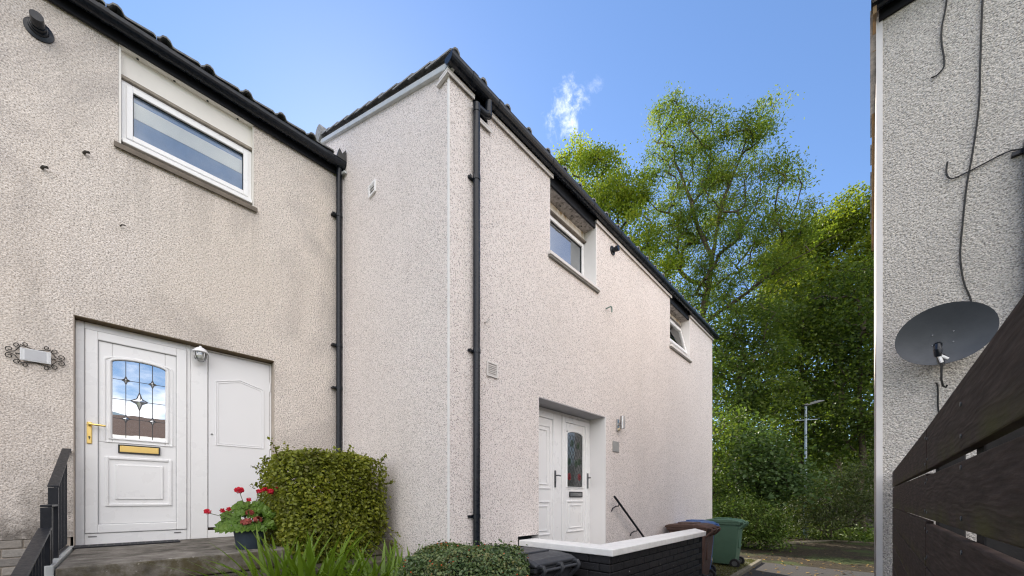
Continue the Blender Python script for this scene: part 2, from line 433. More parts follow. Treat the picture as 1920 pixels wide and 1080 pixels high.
# ------------------------------------------------------------------ geometry helpers
def link(o, parent=None):
    C.objects.link(o)
    if parent is not None:
        o.parent = parent
    return o
def thing(name, label, cat, loc=(0, 0, 0), rz=0, group=None):
    o = bpy.data.objects.new(name, None); o.empty_display_size = .1
    link(o); o.location = loc; o.rotation_euler = (0, 0, rz)
    o['label'] = label; o['category'] = cat
    if group: o['group'] = group
    return o
def tag(o, label, cat, group=None):
    o['label'] = label; o['category'] = cat
    if group: o['group'] = group
    return o
class MB:
    def __init__(s): s.v = []; s.f = []
    def add(s, vs, fs):
        k = len(s.v); s.v += [tuple(v) for v in vs]; s.f += [tuple(i + k for i in f) for f in fs]
        return s
    def box(s, x0, x1, y0, y1, z0, z1):
        vs = [(x, y, z) for x in (x0, x1) for y in (y0, y1) for z in (z0, z1)]
        return s.add(vs, [(0, 1, 3, 2), (4, 6, 7, 5), (0, 4, 5, 1), (2, 3, 7, 6), (0, 2, 6, 4), (1, 5, 7, 3)])
    def prism(s, poly, ax, a, b):
        """poly in the two other axes (cyclic order after ax), extruded along ax"""
        n = len(poly)
        def P(u, v, w):
            return {0: (w, u, v), 1: (u, w, v), 2: (u, v, w)}[ax]
        vs = [P(u, v, a) for u, v in poly] + [P(u, v, b) for u, v in poly]
        fs = [tuple(range(n))[::-1], tuple(range(n, 2 * n))] + [(i, (i + 1) % n, n + (i + 1) % n, n + i) for i in range(n)]
        return s.add(vs, fs)
    def tube(s, path, r, n=8, closed=False, sq=None):
        path = [Vector(p) for p in path]; m = len(path)
        rs = r if isinstance(r, (list, tuple)) else [r] * m
        vs = []; ref = None
        for i, p in enumerate(path):
            a = path[(i - 1) % m] if (closed or i > 0) else p
            b = path[(i + 1) % m] if (closed or i < m - 1) else p
            t = (b - a).normalized()
            if ref is None:
                ref = t.cross(Vector((0, 0, 1)) if abs(t.z) < .9 else Vector((1, 0, 0)))
            u = ref - t * ref.dot(t); u = u.normalized() if u.length > 1e-5 else t.orthogonal().normalized()
            w = u.cross(t).normalized(); ref = u
            for k in range(n):
                q = 2 * PI * (k + .5) / n
                vs.append(p + (u * math.cos(q) + w * math.sin(q)) * rs[i])
        fs = []
        for i in range(m if closed else m - 1):
            j = (i + 1) % m
            for k in range(n):
                l = (k + 1) % n
                fs.append((i * n + k, i * n + l, j * n + l, j * n + k))
        if not closed:
            fs += [tuple(range(n))[::-1], tuple((m - 1) * n + k for k in range(n))]
        return s.add(vs, fs)
    def lathe(s, prof, o=(0, 0, 0), axis='Z', n=20):
        vs = []; m = len(prof)
        for r, h in prof:
            for k in range(n):
                a = 2 * PI * k / n; c, d = r * math.cos(a), r * math.sin(a)
                vs.append({'Z': (o[0] + c, o[1] + d, o[2] + h), 'X': (o[0] + h, o[1] + c, o[2] + d), 'Y': (o[0] + c, o[1] + h, o[2] + d)}[axis])
        fs = [(i * n + k, i * n + (k + 1) % n, (i + 1) * n + (k + 1) % n, (i + 1) * n + k) for i in range(m - 1) for k in range(n)]
        fs += [tuple(range(n))[::-1], tuple((m - 1) * n + k for k in range(n))]
        return s.add(vs, fs)
    def ring(s, x0, x1, y0, y1, z0, z1, w):
        """rectangular ring lying in a plane x = const, mitre-free: two long uprights, two short rails"""
        s.box(x0, x1, y0, y0 + w, z0, z1); s.box(x0, x1, y1 - w, y1, z0, z1)
        s.box(x0, x1, y0 + w, y1 - w, z0, z0 + w); s.box(x0, x1, y0 + w, y1 - w, z1 - w, z1)
        return s
    def mesh(s, name):
        me = bpy.data.meshes.new(name); me.from_pydata(s.v, [], s.f); me.update()
        bm = bmesh.new(); bm.from_mesh(me); bmesh.ops.recalc_face_normals(bm, faces=bm.faces); bm.to_mesh(me); bm.free()
        return me
    def build(s, name, mat, parent=None, bevel=0, smooth=False, loc=None, seg=2):
        me = s.mesh(name); me.materials.append(mat)
        o = bpy.data.objects.new(name, me); link(o, parent)
        if loc: o.location = loc
        if smooth:
            for p in me.polygons: p.use_smooth = True
            mod = o.modifiers.new('edges', 'EDGE_SPLIT'); mod.split_angle = R(40)
        if bevel:
            b = o.modifiers.new('bevel', 'BEVEL'); b.width = bevel; b.segments = seg; b.limit_method = 'ANGLE'; b.angle_limit = R(35)
        return o
def inst(src, parent, loc, rot=(0, 0, 0), sc=(1, 1, 1), name=None):
    o = src.copy(); C.objects.link(o); o.parent = parent; o.location = loc; o.rotation_euler = rot; o.scale = sc
    if name: o.name = name
    return o
def struct(o): o['kind'] = 'structure'; return o
def stuff(o): o['kind'] = 'stuff'; return o

def quads_mesh(name, V, F, mat, parent=None):
    """V (n,3) float, F (m,k) int numpy -> object"""
    V = np.asarray(V, np.float32); F = np.asarray(F, np.int32); k = F.shape[1]
    me = bpy.data.meshes.new(name)
    me.vertices.add(len(V)); me.vertices.foreach_set('co', V.ravel())
    me.loops.add(F.size); me.loops.foreach_set('vertex_index', F.ravel())
    me.polygons.add(len(F)); me.polygons.foreach_set('loop_start', np.arange(0, F.size, k, dtype=np.int32))
    me.update(calc_edges=True); me.validate(); me.materials.append(mat)
    o = bpy.data.objects.new(name, me); link(o, parent)
    return o
def nrm(a): return a / (np.linalg.norm(a, axis=1, keepdims=True) + 1e-9)
def leaves(name, P, L, mat, parent, rng, up=.6, aspect=.5, fold=.12, out=None, outw=0., droop=0., blunt=True):
    n = len(P); P = np.asarray(P, float)
    N = rng.normal(size=(n, 3)); N[:, 2] += up * 2
    if out is not None: N = nrm(N) + out * outw
    N = nrm(N)
    T = rng.normal(size=(n, 3)); T[:, 2] -= droop
    T = nrm(T - (T * N).sum(1, keepdims=True) * N); B = np.cross(N, T)
    Ls = L * rng.uniform(.6, 1.25, size=(n, 1)); Ws = Ls * aspect
    f = Ws * fold
    if blunt:      # six-cornered folded leaf: two quads
        base = P - T * Ls * .5; tip = P + T * Ls * .5
        l1 = P - T * Ls * .14 + B * Ws * .5 + N * f; l2 = P + T * Ls * .24 + B * Ws * .4 + N * f
        r1 = P - T * Ls * .14 - B * Ws * .5 + N * f; r2 = P + T * Ls * .24 - B * Ws * .4 + N * f
        V = np.stack([base, l1, l2, tip, r2, r1], 1).reshape(-1, 3)
        i = np.arange(n)[:, None] * 6
        F = np.concatenate([i + np.array([[0, 3, 2, 1]]), i + np.array([[0, 5, 4, 3]])], 0)
    else:
        base = P - T * Ls * .5; tip = P + T * Ls * .5
        l1 = P + B * Ws * .5 + N * f; r1 = P - B * Ws * .5 + N * f
        V = np.stack([base, l1, tip, r1], 1).reshape(-1, 3)
        i = np.arange(n)[:, None] * 4
        F = np.concatenate([i + np.array([[0, 2, 1]]), i + np.array([[0, 3, 2]])], 0)
    return quads_mesh(name, V, F, mat, parent)

def tree(name, label, trunk, blobs, ntarget, nleaf, L, mat, seed, r0=.22, sig=.42, limbs=(), group=None, cat='tree', aspect=.5, up=.5, droop=.3, rtip=.012, flat=.7, tname='trunk'):
    """trunk path -> limbs -> twigs grown towards points inside the crown's clumps; a spray of leaves round every twig tip"""
    rng = np.random.default_rng(seed)
    base = Vector(trunk[0])
    root = thing(name, label, cat, tuple(base), 0, group)
    nodes = []; par = []; 
    def addpath(pts, p0):
        last = p0
        for p in pts:
            nodes.append(np.array(p, float)); par.append(last); last = len(nodes) - 1
        return last
    def dens(a, n=3):
        out = []
        for i in range(len(a) - 1):
            for k in range(n):
                t = k / n; out.append(np.array(a[i]) * (1 - t) + np.array(a[i + 1]) * t + (rng.normal(size=3) * .05 if k else 0))
        return out + [np.array(a[-1], float)]
    addpath(dens(trunk), -1)
    for lb in limbs:
        d = [np.linalg.norm(q - np.array(lb[0])) for q in nodes]
        addpath(dens(lb)[1:], int(np.argmin(d)))
    vol = np.array([b[3] * b[3] * b[4] for b in blobs]) ** .75; vol = vol / vol.sum()
    T = []
    for b, q in zip(blobs, vol):
        k = max(3, int(round(ntarget * q)))
        d = nrm(rng.normal(size=(k, 3))) * rng.uniform(.25, 1, size=(k, 1)) ** .5
        T.append(np.array(b[:3]) + d * np.array([b[3], b[3], b[4]]))
    T = np.concatenate(T)
    fork = np.array(trunk[-1]); order = np.argsort(np.linalg.norm(T - np.array(trunk[len(trunk) // 2]), axis=1))
    tips = []
    for i in order:
        t = T[i]; A = np.array(nodes)
        d = np.linalg.norm(A - t, axis=1) + np.maximum(0, A[:, 2] - t[2] + .2) * 1.5
        j = int(np.argmin(d)); p = A[j]
        ln = np.linalg.norm(t - p); k = max(2, min(6, int(ln / .45)))
        bend = rng.normal(size=3) * .10 * ln + np.array([0, 0, .10 * ln])
        pts = [p + (t - p) * (s / k) + bend * math.sin(PI * s / k) * .8 for s in range(1, k + 1)]
        tips.append(addpath(pts, j))
    cnt = np.zeros(len(nodes))
    for t in tips:
        while t >= 0: cnt[t] += 1; t = par[t]
    mxc = cnt.max(); rad = rtip * np.maximum(cnt, 1) ** .5
    kf = r0 / (rtip * mxc ** .5); rad = rad * (1 + (kf - 1) * np.sqrt(np.maximum(cnt, 1) / mxc))
    mb = MB(); off = np.array(base)
    for i, p in enumerate(par):
        if p < 0: continue
        a, b = nodes[p] - off, nodes[i] - off
        if np.linalg.norm(b - a) < 1e-4: continue
        t = nrm((b - a)[None])[0]; u = np.cross(t, [.3, .9, .2]); u /= np.linalg.norm(u); w = np.cross(t, u)
        n = 7 if rad[i] > .06 else 4
        ra = min(rad[p], rad[i] * 1.6)
        vs = [a + (u * math.cos(2 * PI * k / n) + w * math.sin(2 * PI * k / n)) * ra for k in range(n)] + [b + (u * math.cos(2 * PI * k / n) + w * math.sin(2 * PI * k / n)) * rad[i] for k in range(n)]
        mb.add(vs, [(k, (k + 1) % n, n + (k + 1) % n, n + k) for k in range(n)])
    tr = quads_mesh(tname, mb.v, [f for f in mb.f], MT['bark'], root)
    for pl in tr.data.polygons: pl.use_smooth = True
    P = []
    per = max(4, nleaf // len(tips))
    for t in tips:
        k = int(per * rng.uniform(.55, 1.45)); sg = sig * rng.uniform(.7, 1.3)
        c = nodes[t]; e = rng.normal(size=(k, 3)) * np.array([sg, sg, sg * flat]); e[:, 2] -= .15 * sg * (e[:, :2] ** 2).sum(1) / (sg * sg)
        P.append(c + e)
    P = np.concatenate(P) - off
    leaves('crown', P, L, mat, root, rng, up=up, aspect=aspect, droop=droop, blunt=False)
    return root

# ------------------------------------------------------------------ ground and paths
g = MB()
g.add([(-400, -400, -1.56), (400, -400, -1.56), (400, 400, -1.56), (-400, 400, -1.56)], [(0, 1, 2, 3)])
struct(g.build('ground', MT['ground']))
s = MB(); s.add([(-9, 10.2, -1.552), (6, 10.2, -1.552), (6, 34, -1.30), (-14, 34, -1.30)], [(0, 1, 2, 3)])
struct(s.build('soil', MT['soil']))
a = MB()
a.add([(-1.93, 1.0, -1.546), (4, 1.0, -1.546), (4, 16.4, -1.545), (-0.6, 16.6, -1.545), (-1.9, 15.2, -1.545), (-2.9, 12.3, -1.545), (-2.9, 10.75, -1.546), (-1.99, 10.7, -1.546)], [tuple(range(8))])
struct(a.build('path', MT['asphalt']))
a = MB(); a.add([(-12, -8, -1.546), (-1.934, -8, -1.546), (-1.934, 2.0, -1.546), (-12, 2.0, -1.546)], [(0, 1, 2, 3)])
a.add([(-1.93, -8, -1.546), (4, -8, -1.546), (4, .996, -1.546), (-1.93, .996, -1.546)], [(0, 1, 2, 3)])
struct(a.build('paving', MT['asphalt']))
a = MB(); a.prism([(-2.775, 5.8), (-1.93, 5.8), (-1.99, 10.62), (-2.775, 10.62)], 2, -1.7, -1.50)
struct(a.build('bin_stand_slab', MT['slab']))
a = MB(); a.prism([(-1.925, 5.8), (-1.83, 5.8), (-1.89, 10.72), (-1.985, 10.72)], 2, -1.7, -1.475)
struct(a.build('kerb', MT['kerb'], bevel=.015))
a = MB(); a.prism([(-2.775, 10.63), (-1.99, 10.63), (-1.99, 10.72), (-2.775, 10.72)], 2, -1.7, -1.477)
struct(a.build('kerb', MT['kerb'], bevel=.015))
s = MB(); s.add([(-60, 34, -1.35), (40, 34, -1.35), (60, 70, 7.5), (-90, 70, 9)], [(0, 1, 2, 3)])
struct(s.build('hillside', MT['soil']))
# rotten timber edging at the back of the path
for pts in ([(-3.0, 13.4), (-1.95, 15.3)], [(-1.95, 15.3), (-.95, 17.2)], [(-.95, 17.2), (.9, 17.0)]):
    (x0, y0), (x1, y1) = pts
    e = MB(); e.tube([(x0, y0, -1.48), ((x0 + x1) / 2, (y0 + y1) / 2, -1.47), (x1, y1, -1.48)], .05, 4)
    tag(e.build('timber_edging', MT['kerb']), {(-3.0): 'rotten timber edging in front of the rhododendron', (-1.95): 'slanting timber edging near the lamp post foot', (-.95): 'long timber edging behind the mossy path end'}[x0], 'edging', 'timber edgings round the path end')

# ------------------------------------------------------------------ roof tiles
def tile_mesh():
    W_, T_ = .332, .014
    prof = [(0, 0), (.02, .012), (.20, .0), (.215, .004), (.235, .034), (.262, .046), (.29, .040), (.312, .012), (W_, .0)]
    m = MB(); n = len(prof); vs = []
    for x, lift in ((0, .026), (.42, 0)):              # x runs up the slope
        for y, h in prof: vs.append((x, y, h + lift))
        for y, h in prof: vs.append((x, y, h + lift - T_))
    f = []
    for i in range(n - 1):
        f += [(i, i + 1, 2 * n + i + 1, 2 * n + i), (n + i, 3 * n + i, 3 * n + i + 1, n + i + 1), (i, n + i, n + i + 1, i + 1), (2 * n + i, 2 * n + i + 1, 3 * n + i + 1, 3 * n + i)]
    f += [(0, 2 * n, 3 * n, n), (n - 1, 2 * n - 1, 4 * n - 1, 3 * n - 1)]
    m.add(vs, f); me = m.mesh('roof_tile'); me.materials.append(MT['tile']); return me
TILE = tile_mesh()
PITCH = R(23.8)
def put_tile(parent, x, y, z, rng=random):
    o = bpy.data.objects.new('roof_tile', TILE); link(o, parent)
    o.location = (x, y, z); o.rotation_euler = (0, 0, PI)
    # x up the slope, y along the eave, z out of the roof
    X = Vector((-math.cos(PITCH), 0, math.sin(PITCH))); Z = Vector((math.sin(PITCH), 0, math.cos(PITCH))); Y = Z.cross(X)
    q = Matrix((X, Y, Z)).transposed().to_quaternion()
    o.rotation_mode = 'QUATERNION'; o.rotation_quaternion = q @ Quaternion((0, 0, 1), R(rng.uniform(-.5, .5)))
    return o

def wall_x(X, ys, zs, holes, depth, mat, parent, name='wall', topz=None):
    """front skin in plane x=X (facing +x) with rectangular holes, reveal faces go back to X-depth"""
    m = MB(); nz = len(zs) - 1; ny = len(ys) - 1
    hole = [[any(h[0] - 1e-6 <= ys[i] and ys[i + 1] <= h[1] + 1e-6 and h[2] - 1e-6 <= zs[j] and zs[j + 1] <= h[3] + 1e-6 for h in holes) for j in range(nz)] for i in range(ny)]
    H = lambda i, j: 0 <= i < ny and 0 <= j < nz and not hole[i][j]
    for i in range(ny):
        for j in range(nz):
            if hole[i][j]: continue
            y0, y1, z0, z1 = ys[i], ys[i + 1], zs[j], zs[j + 1]
            m.add([(X, y0, z0), (X, y1, z0), (X, y1, z1), (X, y0, z1)], [(0, 1, 2, 3)])
            B = X - depth
            if i > 0 and not H(i - 1, j): m.add([(X, y0, z0), (X, y0, z1), (B, y0, z1), (B, y0, z0)], [(0, 1, 2, 3)])
            if i < ny - 1 and not H(i + 1, j): m.add([(X, y1, z0), (B, y1, z0), (B, y1, z1), (X, y1, z1)], [(0, 1, 2, 3)])
            if j > 0 and not H(i, j - 1): m.add([(X, y0, z0), (B, y0, z0), (B, y1, z0), (X, y1, z0)], [(0, 1, 2, 3)])
            if j < nz - 1 and not H(i, j + 1): m.add([(X, y0, z1), (X, y1, z1), (B, y1, z1), (B, y0, z1)], [(0, 1, 2, 3)])
    o = m.build(name, mat, parent)
    return o

# ================================================================== MAIN HOUSE (white dash render)
mh = thing('end_terrace_house', 'pinkish white dash rendered end house with black gutter, standing forward in the middle', 'house', (0, 0, 0))
MX, GY, ME = -2.78, 2.06, 9.925
d1 = (3.343, 4.863, -.95, 1.188)
w1 = (3.553, 4.606, 2.93, 3.87)
w2 = (7.277, 8.362, 2.93, 3.87)
nt_ = (2.345, 2.54, 3.70, 3.87)
nt2 = (2.99, 3.343, -.95, -.415)
ys = [GY, 2.345, 2.54, 2.99, 3.343, 3.553, 4.606, 4.863, 6.068, 7.277, 8.362, ME]
zs = [-1.7, -.95, -.415, 1.188, 2.93, 3.70, 3.87]
wall_x(MX, ys, zs, [d1, w1, w2, nt_, nt2], .10, MT['dash'], mh, 'front_wall')
# gable wall (faces the camera), up to the verge
def verge_z(x, lift=0): return 3.935 + (-2.80 - x) * math.tan(PITCH) + lift
gm = MB()
gp = [(MX - .0005, -1.7), (MX - .0005, 3.87), (-2.82, 3.93), (-5.9, verge_z(-5.9)), (-9.0, 3.93), (-9.0, -1.7)]
gm.add([(x, GY, z) for x, z in gp], [tuple(range(6))])
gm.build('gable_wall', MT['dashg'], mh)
b = MB(); b.add([(x, ME, z) for x, z in gp], [tuple(range(6))])
b.add([(-9.0, GY, -1.7), (-9.0, ME, -1.7), (-9.0, ME, 3.93), (-9.0, GY, 3.93)], [(0, 1, 2, 3)])
b.build('rear_wall', MT['dash'], mh)
# inner original wall behind the insulation, closing the shell
b = MB()
b.box(-2.96, -2.885, GY + .01, 3.34, -1.6, 3.79); b.box(-2.96, -2.885, 4.866, 7.274, -1.6, 3.79); b.box(-2.96, -2.885, 8.366, ME - .01, -1.6, 3.79)
b.box(-2.96, -2.885, 3.345, 4.86, 1.195, 2.90); b.box(-2.96, -2.885, 7.28, 8.36, -1.6, 2.90)
b.build('inner_wall', MT['inside'], mh)
# corner bead and joint
b = MB(); b.box(MX - .014, MX + .004, GY - .004, GY + .010, -1.6, 3.865)
b.build('corner_bead', MT['coping'], mh)
b = MB(); b.box(MX + .0005, MX + .0025, 6.062, 6.070, -1.5, 3.865)
b.build('movement_joint', MT['trim'], mh)
b = MB(); b.box(MX - .012, MX + .003, ME - .008, ME + .004, -1.5, 3.865); b.build('corner_bead', MT['trim'], mh)
# render end caps along the top of the insulation
def cap(y0, y1, z, x0=MX - .10, x1=MX + .032, ret0=False, ret1=False):
    b = MB(); b.box(x0, x1, y0, y1, z, z + .022); b.box(x1 - .012, x1 - .0005, y0 + .001, y1 - .001, z - .022, z - .0005)
    return b.build('render_top_cap', MT['trim'], mh, bevel=.003)
cap(GY - .035, 2.350, 3.872); cap(2.352, 2.575, 3.702); cap(2.515, 3.59, 3.874)
cap(4.575, 7.31, 3.872); cap(8.335, 9.96, 3.873)
b = MB(); b.box(MX - .15, MX + .03, GY - .034, GY - .002, 3.850, 3.8715); b.build('render_top_cap', MT['trim'], mh, bevel=.003)
# white linings of the window and door recesses
def reveal_lining(h, back, mat, dark_top=False):
    b = MB(); y0, y1, z0, z1 = h
    b.box(back, MX - .001, y0 + .0005, y0 + .006, z0 + .003, z1 - .003); b.build('reveal_lining', mat, mh); b = MB(); b.box(back, MX + .0025, y1 - .012, y1 + .003, z0 + .003, z1 - .003)
    return b.build('reveal_lining', mat, mh)
reveal_lining((3.343, 4.863, -.95, 1.188), -3.06, MT['reveal'])
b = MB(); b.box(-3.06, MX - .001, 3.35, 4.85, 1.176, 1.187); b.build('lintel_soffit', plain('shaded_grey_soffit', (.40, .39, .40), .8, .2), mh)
for h in ((3.553, 4.606, 2.95, 3.868), (7.277, 8.362, 2.95, 3.868)):
    reveal_lining(h, -3.0, MT['reveal'])
# fascia, soffits, gutter
b = MB(); b.box(-2.812, -2.786, 2.09, 10.02, 3.80, 4.0)
b.build('fascia_board', MT['fascia'], mh, bevel=.004)
for y0, y1 in ((3.56, 4.60), (7.284, 8.356)):
    b = MB(); b.box(-3.01, -2.815, y0, y1, 3.805, 3.86); o = b.build('soffit', MT['soffit'], mh)
    for k in range(4):
        d = MB(); d.lathe([(.011, -.003), (.011, .004)], (-2.90 + random.uniform(-.01, .01), y0 + .13 + k * (y1 - y0 - .2) / 3.4, 3.8035), 'Z', 8); d.build('vent_hole', MT['seal'], o)
def gutter(parent, X, z, y0, y1, r=.058, joints=(), mat='black', brackets=()):
    n = 10; m = MB(); vs = []
    prof = [(X + r * math.cos(a), z + r * 1.0 * math.sin(a)) for a in [PI + PI * k / n for k in range(n + 1)]]
    prof = [(X - r, z + .012)] + prof + [(X + r, z + .012)]
    inner = [(X + (x - X) * .93, z + (q - z) * .93 + .001) for x, q in prof][::-1]
    poly = prof + inner
    m.prism([(x, q) for x, q in poly], 1, y0, y1)
    m.prism(prof, 1, y0 - .004, y0 - .0005); m.prism(prof, 1, y1 + .0005, y1 + .004)
    g = m.build('gutter', MT[mat], parent)
    for yj in joints:
        j = MB(); pr = [(X + (x - X) * 1.07, z + (q - z) * 1.07) for x, q in prof]
        pi_ = [(X + (x - X) * 1.01, z + (q - z) * 1.01) for x, q in prof][::-1]
        j.prism(pr + pi_, 1, yj - .03, yj + .03); j.build('gutter_bracket', MT[mat], g)
    return g
gut = gutter(mh, -2.715, 3.955, 2.015, 10.05, .060, joints=(2.28, 2.62, 3.5, 4.4, 5.15, 5.95, 6.75, 7.55, 8.35, 9.2, 9.9))
# downpipe with swan neck
b = MB(); px, py = -2.735, 2.357
b.tube([(px, py, 3.73), (px, py, 3.08), (px, py, 1.4), (px, py, -.2), (px, py, -1.5)], .034, 14)
b.tube([(px, py, 3.79), (px, py, 3.715)], .038, 14)
b.tube([(px, py, 3.77), (px + .002, py + .03, 3.772), (px + .012, py + .10, 3.765), (px + .02, py + .135, 3.785)], .034, 12)
for k in range(6):
    b.tube([(px + .02, py + .135, 3.765 + .024 * k), (px + .02, py + .137, 3.787 + .024 * k)], [.033, .0365], 12)
dp = b.build('downpipe', MT['black'], mh, smooth=True)
for z in (3.08, 1.42, -.17):
    b = MB(); b.tube([(px, py, z - .02), (px, py, z + .02)], .0385, 14); b.box(px - .045, px - .03, py - .075, py + .05, z - .012, z + .012)
    b.box(px - .03, px - .012, py - .068, py - .05, z - .012, z + .012)
    b.build('pipe_clip', MT['black'], dp)
# verge trim, tiles, roof planes
b = MB()
t = math.tan(PITCH)
def vq(x, dz): return (x, verge_z(x) + dz)
b.prism([vq(-2.80, -.030), vq(-2.80, .028), vq(-5.95, .028), vq(-5.95, -.030)], 1, GY - .036, GY + .03)
b.build('verge_trim', MT['verge'], mh, bevel=.006)
b = MB(); b.box(-2.815, -2.71, GY - .034, GY - .004, 3.905, 3.962); b.box(-2.80, -2.70, GY - .004, GY + .03, 3.897, 3.955)
b.build('verge_end_box', MT['verge'], mh, bevel=.004)
b = MB()
RZ = lambda x: 4.005 + (-2.74 - x) * t
b.add([(-2.72, GY - .01, RZ(-2.72) - .03), (-2.72, ME + .09, RZ(-2.72) - .03), (-5.9, ME + .09, RZ(-5.9) - .03), (-5.9, GY - .01, RZ(-5.9) - .03)], [(0, 1, 2, 3)])
b.add([(-9.1, GY - .01, RZ(-2.72) - .03), (-9.1, ME + .09, RZ(-2.72) - .03), (-5.9, ME + .09, RZ(-5.9) - .03), (-5.9, GY - .01, RZ(-5.9) - .03)], [(3, 2, 1, 0)])
b.build('roof', MT['tile'], mh)
cg = .345 * math.cos(PITCH)
for j in range(10):
    for i in range(24):
        if j > 1 and i > 1: continue
        x = -2.70 - j * cg
        put_tile(mh, x, 2.01 + (i + 1) * .332, RZ(x) - .012)
b = MB()
for k in range(17):
    y0 = 2.0 + k * .47
    b2 = MB(); b2.tube([(-5.92, y0, RZ(-5.92) + .005), (-5.92, y0 + .462, RZ(-5.92) - .001)], [.125, .118], 12)
    if k < 2: b2.build('ridge_tile', MT['tile'], mh)
# gable vent cover
b = MB(); b.ring(-4.351, -4.182, 0, 0, 0, 0, 0) if False else None
o_ = MB(); 
for (x0, x1, z0, z1) in ((-4.351, -4.328, 3.605, 3.745), (-4.205, -4.182, 3.605, 3.745), (-4.327, -4.206, 3.724, 3.745), (-4.327, -4.206, 3.605, 3.626)):
    o_.box(x0, x1, GY - .022, GY - .0008, z0, z1)
ve = o_.build('wall_vent', MT['upvc'], mh, bevel=.002)
for k in range(3):
    q = MB(); q.prism([(GY - .016, 3.63 + k * .032), (GY - .002, 3.648 + k * .032), (GY - .002, 3.655 + k * .032), (GY - .016, 3.637 + k * .032)], 0, -4.326, -4.207); q.build('louvre', MT['upvc'], ve)
# front wall vent
o_ = MB(); o_.ring(MX + .001, MX + .016, 2.523, 2.673, 1.235, 1.383, .016); o_.box(MX + .001, MX + .004, 2.539, 2.657, 1.251, 1.367)
ve = o_.build('wall_vent', MT['trim'], mh, bevel=.002)
for k in range(6):
    q = MB(); q.prism([(MX + .005, 1.262 + k * .018), (MX + .013, 1.255 + k * .018), (MX + .013, 1.259 + k * .018), (MX + .005, 1.267 + k * .018)], 1, 2.540, 2.656) ; q.build('louvre', MT['trim'], ve)
# flue terminal, small hook and pipe stub
b = MB(); b.lathe([(.066, .0008), (.066, .012), (.045, .02), (.042, .028)], (MX, 5.057, 3.70), 'X', 20)
fl = b.build('boiler_flue', MT['black'], mh, smooth=True)
b = MB(); b.tube([(MX + .02, 5.057, 3.70), (MX + .06, 5.06, 3.70), (MX + .062, 5.06, 3.70), (MX + .10, 5.063, 3.703)], [.034, .034, .040, .040], 14); b.build('terminal', MT['black'], fl, smooth=True)
b = MB(); b.tube([(MX, 4.87, 2.765), (MX + .05, 4.87, 2.77), (MX + .075, 4.885, 2.78), (MX + .08, 4.90, 2.76), (MX + .08, 4.90, 2.70)], .009, 8); b.build('wall_hook', plain('oxidised_green_hook', (.16, .24, .21), .5, .4, .4), mh)
b = MB(); b.tube([(MX, 2.50, 1.762), (MX + .035, 2.50, 1.758), (MX + .06, 2.515, 1.778)], .008, 8); b.build('wall_hook', MT['trim'], mh)
b = MB(); b.tube([(MX, 2.60, 3.55 - .3), (MX + .001, 2.60, 3.2)], .0003, 3)

# windows of the white house
def flat_window(parent, X, y0, y1, z0, z1, fw, glassmat, name='window', frame_mat='upvc'):
    f = MB(); f.ring(X - .05, X, y0, y1, z0, z1, fw)
    w = f.build(name, MT[frame_mat], parent, bevel=.004)
    r = MB(); r.ring(X - .045, X + .014, y0 + fw * .45, y1 - fw * .45, z0 + fw * .45, z1 - fw * .45, fw * .62); r.build('sash', MT[frame_mat], w, bevel=.005)
    q = MB(); i = fw * 1.08
    q.ring(X - .02, X - .004, y0 + i - .002, y1 - i + .002, z0 + i - .002, z1 - i + .002, .006); q.build('gasket', MT['seal'], w)
    gl = MB(); gl.box(X - .024, X - .016, y0 + i, y1 - i, z0 + i, z1 - i); gl.build('pane', MT[glassmat], w)
    return w
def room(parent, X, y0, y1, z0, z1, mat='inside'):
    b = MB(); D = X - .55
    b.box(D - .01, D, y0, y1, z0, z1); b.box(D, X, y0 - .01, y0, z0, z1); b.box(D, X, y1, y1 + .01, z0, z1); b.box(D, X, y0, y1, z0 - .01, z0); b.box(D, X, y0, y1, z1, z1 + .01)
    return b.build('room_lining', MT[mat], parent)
win = flat_window(mh, -2.975, 3.56, 4.60, 3.03, 3.66, .062, 'darkglass')
b = MB(); b.box(-3.0, -2.965, 3.56, 4.60, 3.715, 3.804); b.build('lintel_panel', MT['stained'], mh)
b = MB(); b.box(-3.02, -2.935, 3.56, 4.60, 3.664, 3.680); b.box(-3.02, -2.96, 3.56, 4.60, 3.680, 3.712); b.build('drip_bead', plain('weathered_drip_bead', (.20, .17, .14), .7, .3, 0, .5, 20), win)
def sill(parent, y0, y1, zf):
    b = MB(); b.prism([(MX + .045, zf - .030), (MX + .045, zf + .008), (-2.99, zf + .085), (-2.99, zf + .04), (MX + .03, zf - .030)], 1, y0, y1)
    o = b.build('sill', MT['trim'], parent, bevel=.003)
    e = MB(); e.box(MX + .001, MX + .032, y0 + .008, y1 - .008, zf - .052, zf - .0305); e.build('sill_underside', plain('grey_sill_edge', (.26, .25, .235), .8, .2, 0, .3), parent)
sill(win, 3.515, 4.65, 2.945)
win2 = thing('x', '', '') if False else None
f = MB(); f.ring(-3.03, -2.975, 7.285, 8.355, 3.03, 3.70, .05)
w2o = f.build('window', MT['upvc'], mh, bevel=.004)
b = MB(); b.box(-3.0, -2.965, 7.285, 8.355, 3.745, 3.804); b.build('lintel_panel', MT['stained'], mh)
b = MB(); b.box(-3.02, -2.935, 7.285, 8.355, 3.703, 3.715); b.build('drip_bead', plain('pale_drip_bead', (.34, .32, .30), .7, .3, 0, .4, 20), w2o)
b = MB(); b.box(-2.975, -2.955, 7.55, 8.0, 3.655, 3.685); b.build('trickle_vent', MT['trim'], w2o, bevel=.003)
def tilt(y, z, x, zh=3.66, xh=-2.965, a=R(13)):   # top-hung sash standing open at the bottom
    dz = zh - z; return (xh + dz * math.sin(a) + x * math.cos(a), y, zh - dz * math.cos(a) + x * math.sin(a))
